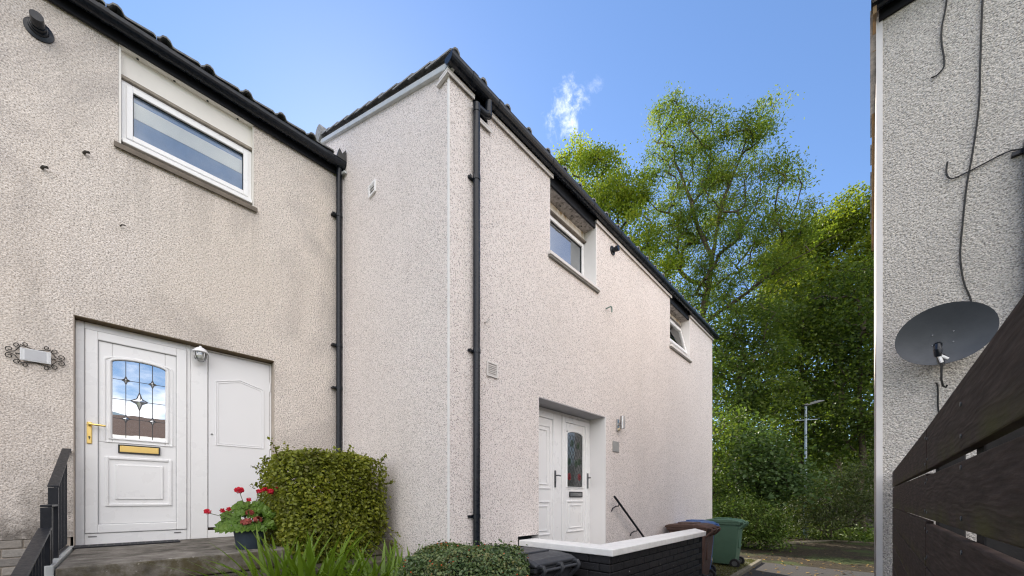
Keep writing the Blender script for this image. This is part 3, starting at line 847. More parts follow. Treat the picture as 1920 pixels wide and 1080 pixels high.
def tring(y0, y1, z0, z1, w, xa, xb):
    m = MB()
    for (p, q, r_, s_) in ((y0, y0 + w, z0, z1), (y1 - w, y1, z0, z1), (y0 + w, y1 - w, z0, z0 + w), (y0 + w, y1 - w, z1 - w, z1)):
        vs = [tilt(y, z, x) for x in (xa, xb) for y in (p, q) for z in (r_, s_)]
        m.add(vs, [(0, 1, 3, 2), (4, 6, 7, 5), (0, 4, 5, 1), (2, 3, 7, 6), (0, 2, 6, 4), (1, 5, 7, 3)])
    return m
tring(7.30, 8.34, 3.06, 3.64, .062, -.02, .02).build('open_sash', MT['upvc'], w2o, bevel=.004)
m = MB(); m.add([tilt(y, z, x) for x in (-.004, .004) for y in (7.362, 8.278) for z in (3.122, 3.578)], [(0, 1, 3, 2), (4, 6, 7, 5), (0, 4, 5, 1), (2, 3, 7, 6), (0, 2, 6, 4), (1, 5, 7, 3)]); m.build('pane', MT['winclear'], w2o)
m = MB()
for k in range(14):
    y = 7.36 + k * .07; m.add([(-3.06 - .012 * (k % 2), y, 3.05), (-3.06 - .012 * ((k + 1) % 2), y + .07, 3.05), (-3.06 - .012 * ((k + 1) % 2), y + .07, 3.66), (-3.06 - .012 * (k % 2), y, 3.66)], [(0, 1, 2, 3)])
m.build('net_curtain', MT['net'], w2o)
room(w2o, -3.08, 7.3, 8.34, 3.0, 3.7)
sill(w2o, 7.245, 8.41, 2.945)

# double doorway of the white house
DX = -3.035
f = MB(); f.box(DX - .05, DX, 3.352, 3.43, -.93, 1.172); f.box(DX - .05, DX, 3.431, 4.848, 1.135, 1.172)
f.box(DX - .05, DX + .004, 4.03, 4.135, -.93, 1.134); f.box(DX - .05, DX, 4.80, 4.848, -.93, 1.134); f.box(DX - .05, DX + .01, 3.431, 4.029, -.93, -.87); f.box(DX - .05, DX + .01, 4.136, 4.799, -.93, -.87)
f.build('door_frame', MT['upvc'], mh, bevel=.005)
def raised(parent, X, y0, y1, z0, z1, w=.022, h=.012, mat='upvc', name='panel_moulding'):
    b = MB(); b.ring(X + .0005, X + h, y0, y1, z0, z1, w); return b.build(name, MT[mat], parent, bevel=.006)
def lever(parent, X, y, zc, h=.225, dirn=-1, mat='greymetal', w=.032, ln=.11, zl=.045):
    b = MB(); b.box(X + .0005, X + .012, y - w / 2, y + w / 2, zc - h / 2, zc + h / 2); o = b.build('handle', MT[mat], parent, bevel=.005)
    b = MB(); b.tube([(X + .01, y, zc + zl), (X + .05, y, zc + zl), (X + .058, y + dirn * .012, zc + zl), (X + .055, y + dirn * ln, zc + zl - .004)], .0095, 10); b.build('lever', MT[mat], parent, smooth=True)
    b = MB(); b.lathe([(.008, .0), (.008, .002)], (X + .0125, y, zc - .04), 'X', 10); b.box(X + .0125, X + .0145, y - .003, y + .003, zc - .062, zc - .044); b.build('keyhole', MT['seal'], parent)
ld = MB(); ld.ring(DX - .03, DX + .012, 3.44, 4.025, -.865, 1.130, .085); ld.box(DX - .03, DX - .004, 3.526, 3.939, -.779, 1.044)
ld = ld.build('left_door', MT['upvc'], mh, bevel=.004); ld.name = 'double_door_leaf'
for (z0, z1) in ((.125, .955), (-.475, -.03)):
    raised(ld, DX - .004, 3.57, 3.885, z0, z1); raised(ld, DX - .004, 3.625, 3.83, z0 + .055, z1 - .06, .016, .010)
lever(ld, DX + .012, 3.972, .262, dirn=1, ln=.05)
rd = MB(); rd.ring(DX - .03, DX + .012, 4.140, 4.794, -.865, 1.128, .072); rd.box(DX - .03, DX - .004, 4.213, 4.721, -.792, .128); rd.box(DX - .03, DX - .0045, 4.213, 4.262, .1285, 1.055); rd.box(DX - .03, DX - .0045, 4.655, 4.721, .1285, 1.055); rd.box(DX - .03, DX - .0045, 4.263, 4.654, .945, 1.055); rd.box(DX - .03, DX - .0045, 4.263, 4.654, .1285, .165)
rd = rd.build('double_door_leaf', MT['upvc'], mh, bevel=.004)
arch = [(4.267, .172), (4.653, .172), (4.653, .885)] + [(4.46 + .193 * math.cos(a), .885 + .055 * math.sin(a)) for a in [PI * k / 10 for k in range(1, 10)]] + [(4.267, .885)]
q = MB(); q.prism(arch, 0, DX - .024, DX - .010); q.build('leaded_pane', MT['leadglass'], rd)
q = MB(); q.tube([(DX - .002, y + (y - 4.46) * .05, z + (z - .53) * .03) for y, z in arch], .012, 6, closed=True); q.build('panel_moulding', MT['upvc'], rd, smooth=True)
q = MB()
for k in range(-9, 12):
    for sg in (1, -1):
        pts = []
        for i in range(25):
            y = 4.272 + i * .376 / 24; z = .175 + .11 * k + sg * (y - 4.272) * 1.6 + (0 if sg > 0 else .6)
            if .175 < z < .905 and (z < .88 or abs(y - 4.46) < .15): pts.append((DX - .0085, y, z))
        if len(pts) > 2: q.tube([pts[0], pts[-1]], .0022, 4)
q.build('lead_came', MT['lead'], rd)
for (y, z, mt) in ((4.33, .31, 'petal'), (4.58, .31, 'petal'), (4.33, .52, 'l_ger'), (4.50, .50, 'l_ger'), (4.58, .53, 'l_ger'), (4.40, .78, 'l_ger'), (4.55, .76, 'l_ger')):
    q = MB(); 
    for a in range(5):
        q.lathe([(.026, 0), (.022, .003)], (DX - .0095, y + .022 * math.cos(a * 1.26), z + .03 * math.sin(a * 1.26)), 'X', 8)
    q.build('glass_rose' if mt == 'petal' else 'glass_leaf', plain('deep_red_glass', (.16, .012, .018), .3, .5) if mt == 'petal' else plain('dark_green_glass', (.025, .05, .028), .3, .5), rd)
q = MB(); q.ring(DX - .0035, DX + .014, 4.315, 4.63, .022, .098, .014); q.build('letter_plate', MT['seal'], rd, bevel=.003)
q = MB(); q.box(DX - .0035, DX + .010, 4.330, 4.615, .037, .083); q.build('letter_flap', MT['chrome'], rd, bevel=.003)
raised(rd, DX - .004, 4.247, 4.683, -.47, -.027); raised(rd, DX - .004, 4.315, 4.625, -.415, -.085, .016, .010)
lever(rd, DX + .012, 4.822 - .06, .262, dirn=-1, ln=.05)
q = MB(); q.box(DX - .029, DX + .0015, 4.7945, 4.7995, -.86, 1.13); q.box(DX - .029, DX + .0015, 4.1355, 4.1395, -.86, 1.13); q.box(DX - .029, DX + .0015, 4.0255, 4.0295, -.86, 1.13); q.build('door_gap', MT['seam'], mh)
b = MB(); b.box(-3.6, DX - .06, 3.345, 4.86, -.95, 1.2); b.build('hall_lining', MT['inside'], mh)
# porch landing and steps down to the path
b = MB(); b.box(-3.04, -1.97, 3.35, 4.95, -1.6, -.96); struct(b.build('porch_landing', MT['slab'], bevel=.01))
for k in range(3):
    b = MB(); b.box(-2.775, -1.97, 4.952 + k * .28, 5.23 + k * .28, -1.6, -1.11 - k * .15); struct(b.build('porch_step', MT['slab'], bevel=.01))

# ================================================================== LEFT HOUSE (beige roughcast)
lh = thing('terrace_house', 'weathered beige roughcast terrace house with white front door, at the left', 'house', (0, 0, 0))
LX = -5.2
d2 = (-.312, 1.268, -1.2, 1.666)
w3 = (-.031, 1.059, 3.40, 4.40)
ys = [-4.0, -.312, -.031, 1.059, 1.268, GY - .004]
zs = [-.345, 1.666, 3.40, 4.40]
wall_x(LX, ys, zs, [d2, w3], .14, MT['beige'], lh, 'front_wall')
b = MB(); b.box(-5.36, -5.345, -4, -.32, -1.6, 4.4); b.box(-5.36, -5.345, 1.275, GY - .01, -1.6, 4.4); b.box(-5.36, -5.345, -.32, 1.275, 1.69, 3.395)
b.box(-11.4, -5.4, -4.02, -4, -1.6, 4.4); b.box(-11.42, -11.4, -4, GY, -1.6, 4.4)
b.build('inner_wall', MT['inside'], lh)
# plinth of single bricks
pm = MB(); pm.box(-5.30, -5.213, -4.0, -.33, -1.6, -.346); pm.box(-5.30, -5.213, -.33, GY - .004, -1.6, -.46); pm.build('plinth_mortar', MT['mortar'], lh)
bk = MB(); bk.box(0, .095, -.1075, .1075, -.0325, .0325); bkm = bk.mesh('brick'); bkm.materials.append(MT['gbrick'])
for j in range(9):
    for i in range(5):
        y = -.44 - .1075 + .02 - i * .225 - (.1125 if j % 2 else 0) + .05
        o = bpy.data.objects.new('brick', bkm); link(o, lh); o.location = (-5.297 + random.uniform(-.002, .002), y, -.385 - j * .075); 
        bv = o.modifiers.new('bevel', 'BEVEL'); bv.width = .004; bv.segments = 1
# fascia, gutter, roof
b = MB(); b.box(-5.185, -5.16, -4, GY - .006, 4.350, 4.53); b.build('fascia_board', MT['fascia'], lh, bevel=.004)
gl_ = gutter(lh, -5.085, 4.462, -4, GY - .01, .064, joints=(-.12, .28, 1.05, 1.86))
b = MB(); b.box(-5.32, -5.188, -.027, 1.055, 4.352, 4.39); sf = b.build('soffit', MT['cream'], lh)
for k in range(4):
    d = MB(); d.lathe([(.010, -.004), (.010, .004)], (-5.23, .10 + k * .27, 4.3505), 'Z', 8); d.build('vent_hole', MT['seal'], sf)
RL = lambda x: 4.515 + (-5.05 - x) * t
b = MB(); b.add([(-5.06, -4, RL(-5.06) - .03), (-5.06, GY - .01, RL(-5.06) - .03), (-8.3, GY - .01, RL(-8.3) - .03), (-8.3, -4, RL(-8.3) - .03)], [(0, 1, 2, 3)])
b.add([(-11.5, -4, RL(-5.06) - .03), (-11.5, GY - .01, RL(-5.06) - .03), (-8.3, GY - .01, RL(-8.3) - .03), (-8.3, -4, RL(-8.3) - .03)], [(3, 2, 1, 0)])
b.build('roof', MT['tile'], lh)
for j in range(2):
    for i in range(14):
        x = -5.025 - j * cg; y = GY - .16 - i * .335
        put_tile(lh, x, y, RL(x) - .022)
# lead stepped flashing scraps at the gutter end
b = MB(); b.prism([(1.93, 4.47), (2.045, 4.47), (2.045, 4.62), (2.0, 4.545), (1.965, 4.60)], 0, -5.07, -5.015); b.build('flashing', plain('lead_flashing', (.06, .06, .06), .6, .4, .2, .4, 20), lh)
b = MB(); b.prism([(-5.16, 4.35), (-5.01, 4.31), (-5.01, 4.335), (-5.16, 4.385)], 1, 2.02, 2.056); b.build('flashing_end', MT['verge'], lh)
# downpipe in the corner
b = MB(); px2, py2 = -5.135, 2.003
b.tube([(px2 + .03, py2, 4.44), (px2 + .01, py2, 4.36), (px2, py2, 4.28), (px2, py2, 2), (px2, py2, -1.3)], .036, 14)
b.tube([(px2 + .032, py2, 4.46), (px2 + .03, py2, 4.40)], .045, 14)
dp2 = b.build('downpipe', MT['black'], lh, smooth=True)
for z in (3.79, 2.05, 1.48, .05):
    q = MB(); q.tube([(px2, py2, z - .022), (px2, py2, z + .022)], .042, 14); q.box(px2 - .06, px2 + .01, py2 - .085, py2 + .05, z - .010, z + .010); q.build('pipe_clip', MT['black'], dp2)
b = MB(); b.tube([(-5.13, 2.055, 4.30), (-5.12, 2.053, 2), (-5.12, 2.053, -1)], .008, 6); b.build('wall_cable', MT['trim'], lh)
# upper window with roller blind
win3 = flat_window(lh, -5.262, -.012, 1.048, 3.50, 4.085, .075, 'winclear')
q = MB(); q.box(-5.296, -5.291, .06, .96, 3.79, 3.945); q.build('blind_band', MT['blindw'], win3)
q = MB(); q.box(-5.301, -5.297, .055, .965, 3.56, 4.03); q.build('sky_tinted_blind', MT['blindb'], win3)  # sheet behind the glass carrying the painted blue of the mirrored sky
room(win3, -5.33, .0, 1.04, 3.5, 4.08)
q = MB(); q.box(-5.30, -5.248, -.027, 1.055, 4.118, 4.351); q.build('lintel_panel', MT['cream'], lh)
q = MB(); q.box(-5.30, -5.236, -.027, 1.055, 4.090, 4.1165); q.build('drip_bead', plain('grey_drip_bead', (.33, .29, .24), .8, .2, 0, .4, 20), win3)
q = MB(); q.box(-5.29, -5.215, -.005, 1.045, 3.455, 3.497); q.build('sill', MT['upvc'], win3, bevel=.006)
q = MB(); q.prism([(-5.30, 3.40), (-5.165, 3.345), (-5.165, 3.395), (-5.30, 3.452)], 1, -.060, 1.088); q.build('sub_sill', MT['stoneledge'], win3, bevel=.004)
for (y0, y1) in ((-.030, -.013), (1.049, 1.0575)):
    q = MB(); q.box(-5.31, -5.203, y0, y1, 3.405, 4.348); q.build('reveal_lining', MT['cream'], lh)
# doorway
FX = -5.30
f = MB(); f.box(FX - .05, FX, -.306, -.250, -.438, 1.655); f.box(FX - .05, FX, -.2495, .4745, 1.592, 1.655); f.box(FX - .05, FX, .475, .506, -.438, 1.655)
f.box(FX - .05, FX + .004, -.2495, .4745, -.438, -.262 - .07)
f.box(FX - .05, FX - .004, .5075, .650, -.438, 1.652); f.box(FX - .05, FX - .006, .651, 1.262, 1.635, 1.652); f.box(FX - .05, FX - .006, 1.246, 1.262, -.438, 1.634); f.box(FX - .05, FX - .006, .651, 1.2455, -.438, -.352)
f.build('door_frame', MT['upvc'], lh, bevel=.005)
q = MB(); q.box(FX - .05, FX - .012, .651, 1.2455, -.3515, -.325); q.build('draught_gap', plain('brown_gap', (.035, .025, .018), .8, .2), lh)
q = MB(); q.box(FX - .049, FX - .008, .5062, .5073, -.43, 1.65); q.box(FX - .049, FX - .010, .6502, .6508, -.43, 1.65); q.build('joint_seam', MT['seam'], lh)
fd = MB(); fd.ring(FX - .03, FX + .016, -.245, .472, -.326, 1.588, .080); fd.box(FX - .03, FX - .002, -.1645, .3915, -.2455, .545); fd.box(FX - .03, FX - .002, -.1645, -.0715, .5455, 1.5075); fd.box(FX - .03, FX - .002, .3055, .3915, .5455, 1.5075); fd.box(FX - .03, FX - .0022, -.071, .305, 1.38, 1.5075); fd.box(FX - .03, FX - .0022, -.071, .305, .5455, .60)
fd = fd.build('front_door', MT['upvc'], lh, bevel=.006)
q = MB(); q.ring(FX - .028, FX + .004, -.2495, .4745, -.3305, 1.5915, .004); q.ring(FX - .0015, FX + .0035, -.1655, .3925, -.2465, 1.5085, .005); q.build('door_gap', MT['seam'], fd)
cz = 1.322
arch = [(-.071, .600), (.305, .600), (.305, cz)] + [(.117 + .188 * math.cos(a), cz + .046 * math.sin(a)) for a in [PI * k / 12 for k in range(1, 12)]] + [(-.071, cz)]
q = MB(); q.prism(arch, 0, FX - .02, FX - .010); q.build('door_pane', MT['doorglass'], fd)
for (sc, rr, xx) in ((.018, .013, .000), (.052, .010, -.001)):
    q = MB()
    a2 = [(-.071 - sc, .600 - sc), (.305 + sc, .600 - sc), (.305 + sc, cz + sc * .3)] + [(.117 + (.188 + sc) * math.cos(a), cz + sc * .3 + .052 * math.sin(a)) for a in [PI * k / 12 for k in range(1, 12)]] + [(-.071 - sc, cz + sc * .3)]
    q.tube([(FX + xx, y, z) for y, z in a2], rr, 8, closed=True); q.build('panel_moulding', MT['upvc'], fd, smooth=True)
q = MB()
for y, zt in ((.019, 1.355), (.114, 1.366), (.209, 1.357)): q.tube([(FX - .009, y, .602), (FX - .009, y, zt)], .0032, 5)
for z in (1.168, .975, .788): q.tube([(FX - .009, -.07, z), (FX - .009, .304, z)], .0032, 5)
q.build('lead_came', MT['lead'], fd)
def star(y, z, w, h):
    pts = []
    for k in range(4):
        a0 = [(0, h), (w, 0), (0, -h), (-w, 0)][k]; a1 = [(w, 0), (0, -h), (-w, 0), (0, h)][k]
        for i in range(5):
            s_ = i / 5; bx = a0[0] * (1 - s_) + a1[0] * s_; bz = a0[1] * (1 - s_) + a1[1] * s_; p = 1 - .42 * math.sin(PI * s_)
            pts.append((y + bx * p, z + bz * p))
    g_ = MB(); n = len(pts); g_.add([(FX + .002, y, z)] + [(FX - .009, a, b_) for a, b_ in pts], [(0, 1 + i, 1 + (i + 1) % n) for i in range(n)]); g_.build('bevelled_star', MT['bevelglass'], fd)
    e = MB(); e.tube([(FX - .0075, a, b_) for a, b_ in pts], .004, 5, closed=True); e.build('lead_came', MT['lead'], fd)
for y, z in ((.019, 1.168), (.209, 1.168), (.019, .788), (.209, .788)): star(y, z, .032, .045)
star(.114, .975, .066, .096)
raised(fd, FX - .002, -.122, .356, -.075, .408, .026, .013); raised(fd, FX - .002, -.055, .289, -.008, .333, .018, .011)
q = MB(); q.box(FX - .0018, FX + .008, -.048, .282, -.001, .326); q.build('raised_panel', MT['upvc'], fd, bevel=.006)
q = MB(); q.ring(FX - .0015, FX + .016, -.034, .266, .446, .530, .010); q.build('letter_plate', MT['seal'], fd, bevel=.003)
q = MB(); q.box(FX - .0015, FX + .013, -.0235, .2555, .4565, .5195); q.build('letter_flap', MT['brass'], fd, bevel=.004)
lever(fd, FX + .016, -.219, .617, .205, 1, 'brass', .034, .105, .075)
for y in (-.20, .40):
    q = MB(); q.box(FX + .0045, FX + .007, y - .028, y + .028, -.365, -.352); q.build('drain_cover', MT['chrome'], lh, bevel=.004)
sd_ = MB(); sd_.box(FX - .04, FX - .005, .657, 1.242, -.320, 1.630); sd_ = sd_.build('store_door', MT['paintw'], lh, bevel=.003)
out = [(.722, .605), (1.177, .605), (1.177, 1.312), (.945, 1.378), (.722, 1.318)]
for sc, rr in ((0, .0075), (.022, .0045)):
    q = MB(); cy, cz_ = .95, .98
    q.tube([(FX - .004, y + (cy - y) * sc * 4, z + (cz_ - z) * sc * 2.4) for y, z in out], rr, 6, closed=True); q.build('panel_moulding', MT['paintw'], sd_)
q = MB(); q.lathe([(.010, 0), (.010, .006), (.004, .008)], (FX - .005, .684, .72), 'X', 10); q.build('keyhole', MT['chrome'], sd_)
for z in (1.36, .65, -.05):
    q = MB(); q.tube([(FX - .004, 1.245, z - .05), (FX - .004, 1.245, z + .05)], .007, 8); q.build('hinge', MT['paintw'], sd_)
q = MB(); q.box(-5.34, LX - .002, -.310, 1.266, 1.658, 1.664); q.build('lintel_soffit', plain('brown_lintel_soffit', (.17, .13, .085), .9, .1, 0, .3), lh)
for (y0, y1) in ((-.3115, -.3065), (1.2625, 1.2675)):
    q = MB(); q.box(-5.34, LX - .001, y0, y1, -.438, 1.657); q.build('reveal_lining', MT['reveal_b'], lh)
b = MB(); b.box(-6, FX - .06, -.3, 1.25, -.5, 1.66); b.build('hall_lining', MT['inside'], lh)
# flue and two rusty stubs
b = MB(); b.lathe([(.085, .0008), (.085, .012), (.06, .02), (.055, .04)], (LX, -.505, 4.055), 'X', 22); fl = b.build('boiler_flue', MT['black'], lh, smooth=True)
b = MB(); b.tube([(LX + .02, -.505, 4.055), (LX + .06, -.505, 4.06), (LX + .062, -.505, 4.06), (LX + .14, -.505, 4.065)], [.050, .048, .042, .040], 14); b.build('terminal', MT['black'], fl, smooth=True)
for y, z in ((-.25, 3.165), (-.49, 2.875), (-.02, 2.62)):
    b = MB(); b.tube([(LX, y, z), (LX + .03, y + .012, z + .003), (LX + .05, y + .035, z - .003)], .011 if z > 2.7 else .005, 7); b.build('pipe_stub', MT['wrought'], lh)
# ------------------------------------------------------------------ things by the left door
b = MB(); b.box(-5.345, -3.74, -.30, 2.04, -.60, -.44); struct(b.build('front_step', MT['mossy'], bevel=.018, seg=3))
b = MB(); b.box(-5.3, -3.43, -.30, 2.0, -.90, -.605); struct(b.build('front_step', MT['slab'], bevel=.012))
b = MB(); b.box(-5.3, -3.1, -.30, 1.0, -1.6, -.905); struct(b.build('front_step', MT['slab'], bevel=.012))
b = MB(); b.box(-5.19, -3.75, -.345, -.305, -1.0, -.425); struct(b.build('step_edge_kerb', MT['verge'], bevel=.006))
m = thing('doormat', 'black rubber ribbed doormat at the foot of the white front door', 'doormat', (-5.05, .03, -.439))
q = MB(); q.box(-.19, .05, -.34, .37, .0005, .012); q.build('mat_base', MT['mat'], m, bevel=.003)
q = MB()
for i in range(13):
    for j in range(3): q.box(-.155 + j * .075, -.125 + j * .075, -.30 + i * .052, -.292 + i * .052, .0122, .014)
stuff(q.build('mat_slot', MT['matgap'], m))
# wrought iron house sign
sg = thing('house_sign', 'blank white house sign in a scrolled black wrought iron frame beside the door', 'sign', (LX, -.52, 1.225))
q = MB(); q.box(.022, .030, -.083, .083, -.052, .052); q.build('sign_plate', MT['signw'], sg, bevel=.002)
q = MB(); q.box(.0302, .0315, -.058, .058, -.042, .042); q.build('sign_face', MT['signg'], sg)
q = MB(); q.ring(.0302, .0312, -.073, .073, -.046, .046, .0018); q.build('sign_border', MT['verge'], sg)
def scroll(cy, cz, r, a0, turns, sgn, n=16):
    return [(.016, cy + r * (1 - .72 * k / n) * math.cos(a0 + sgn * turns * 2 * PI * k / n), cz + r * (1 - .72 * k / n) * math.sin(a0 + sgn * turns * 2 * PI * k / n)) for k in range(n + 1)]
q = MB()
for sy in (1, -1):
    for sz in (1, -1):
        for (cy, cz, r_, a0) in ((.138, .028, .024, -PI / 2), (.100, .072, .022, -2.6), (.060, .088, .021, -.4)):
            q.tube([(x, sy * y, sz * z) for x, y, z in scroll(cy, cz, r_, a0, 1.15, 1 if cy > .08 else -1)], .0033, 5)
        q.tube([(.016, sy * .138, sz * .004), (.016, sy * .11, sz * .018), (.016, sy * .088, sz * .052), (.016, sy * .083, sz * .072)], .0033, 5)
        q.tube([(.016, sy * .082, sz * .080), (.016, sy * .04, sz * .062), (.016, 0, sz * .054)], .0033, 5)
    q.tube([(.0, sy * .105, 0), (.018, sy * .105, 0), (.02, sy * .08, 0)], .005, 5)
q.build('scroll_frame', MT['wrought'], sg, smooth=True)
# ship lantern on the door frame
lp = thing('porch_lantern', 'white ribbed ship style porch lantern between the front door and the store door', 'lamp', (FX, .578, 1.56))
q = MB(); q.lathe([(.045, 0), (.045, .012), (.03, .02)], (.0, 0, -.005), 'X', 18); q.tube([(.01, 0, .01), (.06, 0, .045), (.085, 0, .05)], .013, 8); q.build('wall_bracket', MT['paintw'], lp, smooth=True)
q = MB(); q.lathe([(.066, .012), (.070, .018), (.068, .026), (.045, .052), (.03, .066), (.012, .072), (.010, .085), (.003, .087)], (.085, 0, 0), 'Z', 22); q.build('lamp_hood', MT['paintw'], lp, smooth=True)
q = MB(); q.lathe([(.052, .012), (.054, -.02), (.048, -.058), (.030, -.075), (.012, -.080)], (.085, 0, 0), 'Z', 20); q.build('lamp_glass', MT['lampglass'], lp, smooth=True)
q = MB(); q.lathe([(.012, .01), (.020, -.01), (.026, -.03), (.018, -.05), (.005, -.055)], (.085, 0, 0), 'Z', 12); q.build('bulb', MT['bulb'], lp, smooth=True)
q = MB()
for k in range(4):
    a = k * PI / 2 + .5; q.tube([(.085 + .057 * math.cos(a), .057 * math.sin(a), .012), (.085 + .057 * math.cos(a), .057 * math.sin(a), -.03), (.085 + .035 * math.cos(a), .035 * math.sin(a), -.076)], .0028, 5)
q.build('guard', MT['paintw'], lp)
# stair railing
rl = thing('stair_railing', 'black iron stair railing with flat handrail left of the white front door', 'railing', (-4.4, -.345, -1.0))
def W2(o, x, y, z): return (x + 4.4, y + .345, z + 1.0)
def flatbar(p0, p1, w, h, mat='iron', name='handrail'):
    (x0, z0), (x1, z1) = p0, p1
    q = MB(); q.prism([(x0 + 4.4, z0 + 1), (x1 + 4.4, z1 + 1), (x1 + 4.4, z1 + 1 - h), (x0 + 4.4, z0 + 1 - h)], 1, -w, w); return q.build(name, MT[mat], rl, bevel=.003)
flatbar((-5.13, .445), (-4.20, .095), .027, .014); flatbar((-4.17, -.040), (-3.84, -.040), .025, .014); flatbar((-3.80, -.185), (-2.70, -.42), .028, .014)
for x, z0, z1 in ((-4.215, -1.0, .080), (-3.86, -1.1, -.057), (-3.78, -1.1, -.21), (-2.75, -1.5, -.425)):
    q = MB(); q.box(x + 4.4 - .022, x + 4.4 + .022, -.024, .024, z0 + 1, z1 + 1); q.build('post', MT['iron'], rl, bevel=.003)
bal = MB(); bal.box(-.007, .007, -.007, .007, 0, 1); balm = bal.mesh('baluster'); balm.materials.append(MT['iron'])
def baluster(x, z0, z1):
    o = bpy.data.objects.new('baluster', balm); link(o, rl); o.location = (x + 4.4, 0, z0 + 1); o.scale = (1, 1, z1 - z0)
for k in range(8):
    x = -5.05 + k * .105; baluster(x, -.40, .445 - (x + 5.13) * .376 - .02)
for k in range(3): baluster(-4.12 + k * .085, -.60, -.058)
for k in range(9):
    x = -3.68 + k * .105; baluster(x, -.80 - k * .05, -.185 - (x + 3.80) * .2136 - .02)
q = MB(); q.box(-.735 + 0.0, .20, -.012, .012, .57, .585); q.build('bottom_rail', MT['iron'], rl)
q = MB(); q.box(-.80, -.735, -.022, .022, 1.41, 1.43); q.build('wall_bracket', MT['iron'], rl)

# ------------------------------------------------------------------ small things on the white house
wl = thing('wall_light', 'steel cylinder wall light with sensor, right of the white double door', 'lamp', (MX, 5.21, 1.13))
q = MB(); q.box(.001, .018, -.03, .03, -.105, .075); q.build('back_plate', MT['chrome'], wl, bevel=.004)
q = MB(); q.lathe([(.032, -.075), (.034, -.073), (.034, .115), (.032, .117)], (.075, .02, 0), 'Z', 20); q.box(.018, .05, -.01, .03, -.02, .02); q.build('lamp_tube', MT['chrome'], wl, smooth=True)
q = MB(); q.lathe([(.022, 0), (.022, .02), (.012, .03)], (.018, 0, -.08), 'X', 14); q.build('sensor', plain('ivory_sensor', (.5, .42, .28), .4, .5), wl, smooth=True)
q = MB(); q.box(MX + .001, MX + .014, 5.06, 5.245, .705, .865); o = q.build('house_plaque', MT['plaque'], None, bevel=.03); tag(o, 'small blank grey house plaque under the steel wall light', 'plaque')
hr = thing('wall_handrail', 'short black handrail sloping down the white wall beside the porch steps', 'handrail', (MX, 5.0, 0))
q = MB(); q.tube([(.085, -.035, .030), (.085, .0, .008), (.085, .88, -.59), (.085, 1.25, -.84)], .017, 10); q.build('rail', MT['iron'], hr, smooth=True)
for y in (.10, .70, 1.15):
    z = .008 - y * .68
    q = MB(); q.tube([(.085, y, z - .012), (.085, y - .005, z - .05), (.05, y - .03, z - .055), (.02, y - .07, z - .085), (.004, y - .07, z - .13)], .009, 7); q.build('bracket', MT['iron'], hr, smooth=True)

# ------------------------------------------------------------------ porch wall: black painted bricks, white coping
pw = thing('porch_wall', 'low black painted brick porch wall with white coping in front of the double door', 'wall', (-1.9, 3.1, -1.55))
def L2(x, y, z): return (x + 1.9, y - 3.1, z + 1.55)
q = MB()
x, y, z = L2(-2.79, 3.045, -1.6); x1, y1, z1 = L2(-1.70, 3.225, -.522); q.box(x, x1, y, y1, z, z1)
x, y, z = L2(-1.905, 3.227, -1.6); x1, y1, z1 = L2(-1.70, 5.62, -.522); q.box(x, x1, y, y1, z, z1)
q.build('mortar_core', MT['bmortar'], pw)
bk = MB(); bk.box(-.1085, .1085, 0, .03, -.033, .033); bm_ = bk.mesh('brick'); bm_.materials.append(MT['bbrick'])
def brick(parent, loc, rz, sx=1):
    o = bpy.data.objects.new('brick', bm_); link(o, parent); o.location = loc; o.rotation_euler = (random.uniform(-.006, .006), 0, rz + random.uniform(-.006, .006)); o.scale = (sx, 1, 1)
    bv = o.modifiers.new('bevel', 'BEVEL'); bv.width = .005; bv.segments = 2
for j in range(13):
    z = -.558 - j * .0755
    xs = -1.69 - (.1125 if j % 2 == 0 else .056)
    for i in range(5):                                   # face towards the camera
        w = 1 if (i or j % 2 == 0) else .5
        xx = -1.688 - (.1085 if j % 2 == 0 else .054) - (0 if i == 0 else (.226 * i if j % 2 == 0 else .170 + .226 * (i - 1)))
        if xx - .1 < -2.80: continue
        brick(pw, L2(xx, 3.028 + random.uniform(-.0015, .0015), z), 0, w)
    for i in range(11):                                  # face towards the path
        w = 1 if (i or j % 2) else .5
        yy = 3.062 + (.1085 if j % 2 else .054) + (0 if i == 0 else (.226 * i if j % 2 else .170 + .226 * (i - 1)))
        if yy > 5.56: continue
        brick(pw, L2(-1.684 + random.uniform(-.0015, .0015), yy, z), PI / 2, w)
q = MB()
poly = [(-2.778, 3.0), (-1.645, 3.0), (-1.645, 5.60), (-1.93, 6.05), (-1.93, 3.262), (-2.778, 3.262)]
q.prism([(x + 1.9, y - 3.1) for x, y in poly], 2, -.517 + 1.55, -.452 + 1.55); q.build('coping', MT['coping'], pw, bevel=.008)
q = MB(); q.box(*[v for v in (-2.79 + 1.9, -2.74 + 1.9, 2.995 - 3.1, 3.34 - 3.1, -.452 + 1.55, -.418 + 1.55)]); 

# ================================================================== RIGHT HOUSE (grey roughcast), dish, cables
rh = thing('neighbour_house', 'grey roughcast house wall at the right edge behind the dark timber fence', 'house', (0, 0, 0))
RY = 4.25
b = MB()
b.add([(.041, RY, -1.6), (3.4, RY, -1.6), (3.4, RY, 3.93), (.041, RY, 3.93)], [(0, 1, 2, 3)])
b.build('front_wall', MT['grey'], rh)
b = MB(); b.add([(.041, RY, -1.6), (.041, RY, 3.93), (.041, 6.1, 4.6), (.041, 7.95, 3.93), (.041, 7.95, -1.6)], [(0, 1, 2, 3, 4)])
b.add([(3.4, RY, -1.6), (3.4, RY, 3.93), (3.4, 6.1, 4.6), (3.4, 7.95, 3.93), (3.4, 7.95, -1.6)], [(0, 1, 2, 3, 4)]); b.add([(.041, 7.95, -1.6), (3.4, 7.95, -1.6), (3.4, 7.95, 3.93), (.041, 7.95, 3.93)], [(0, 1, 2, 3)])
b.build('side_wall', MT['beige'], rh)
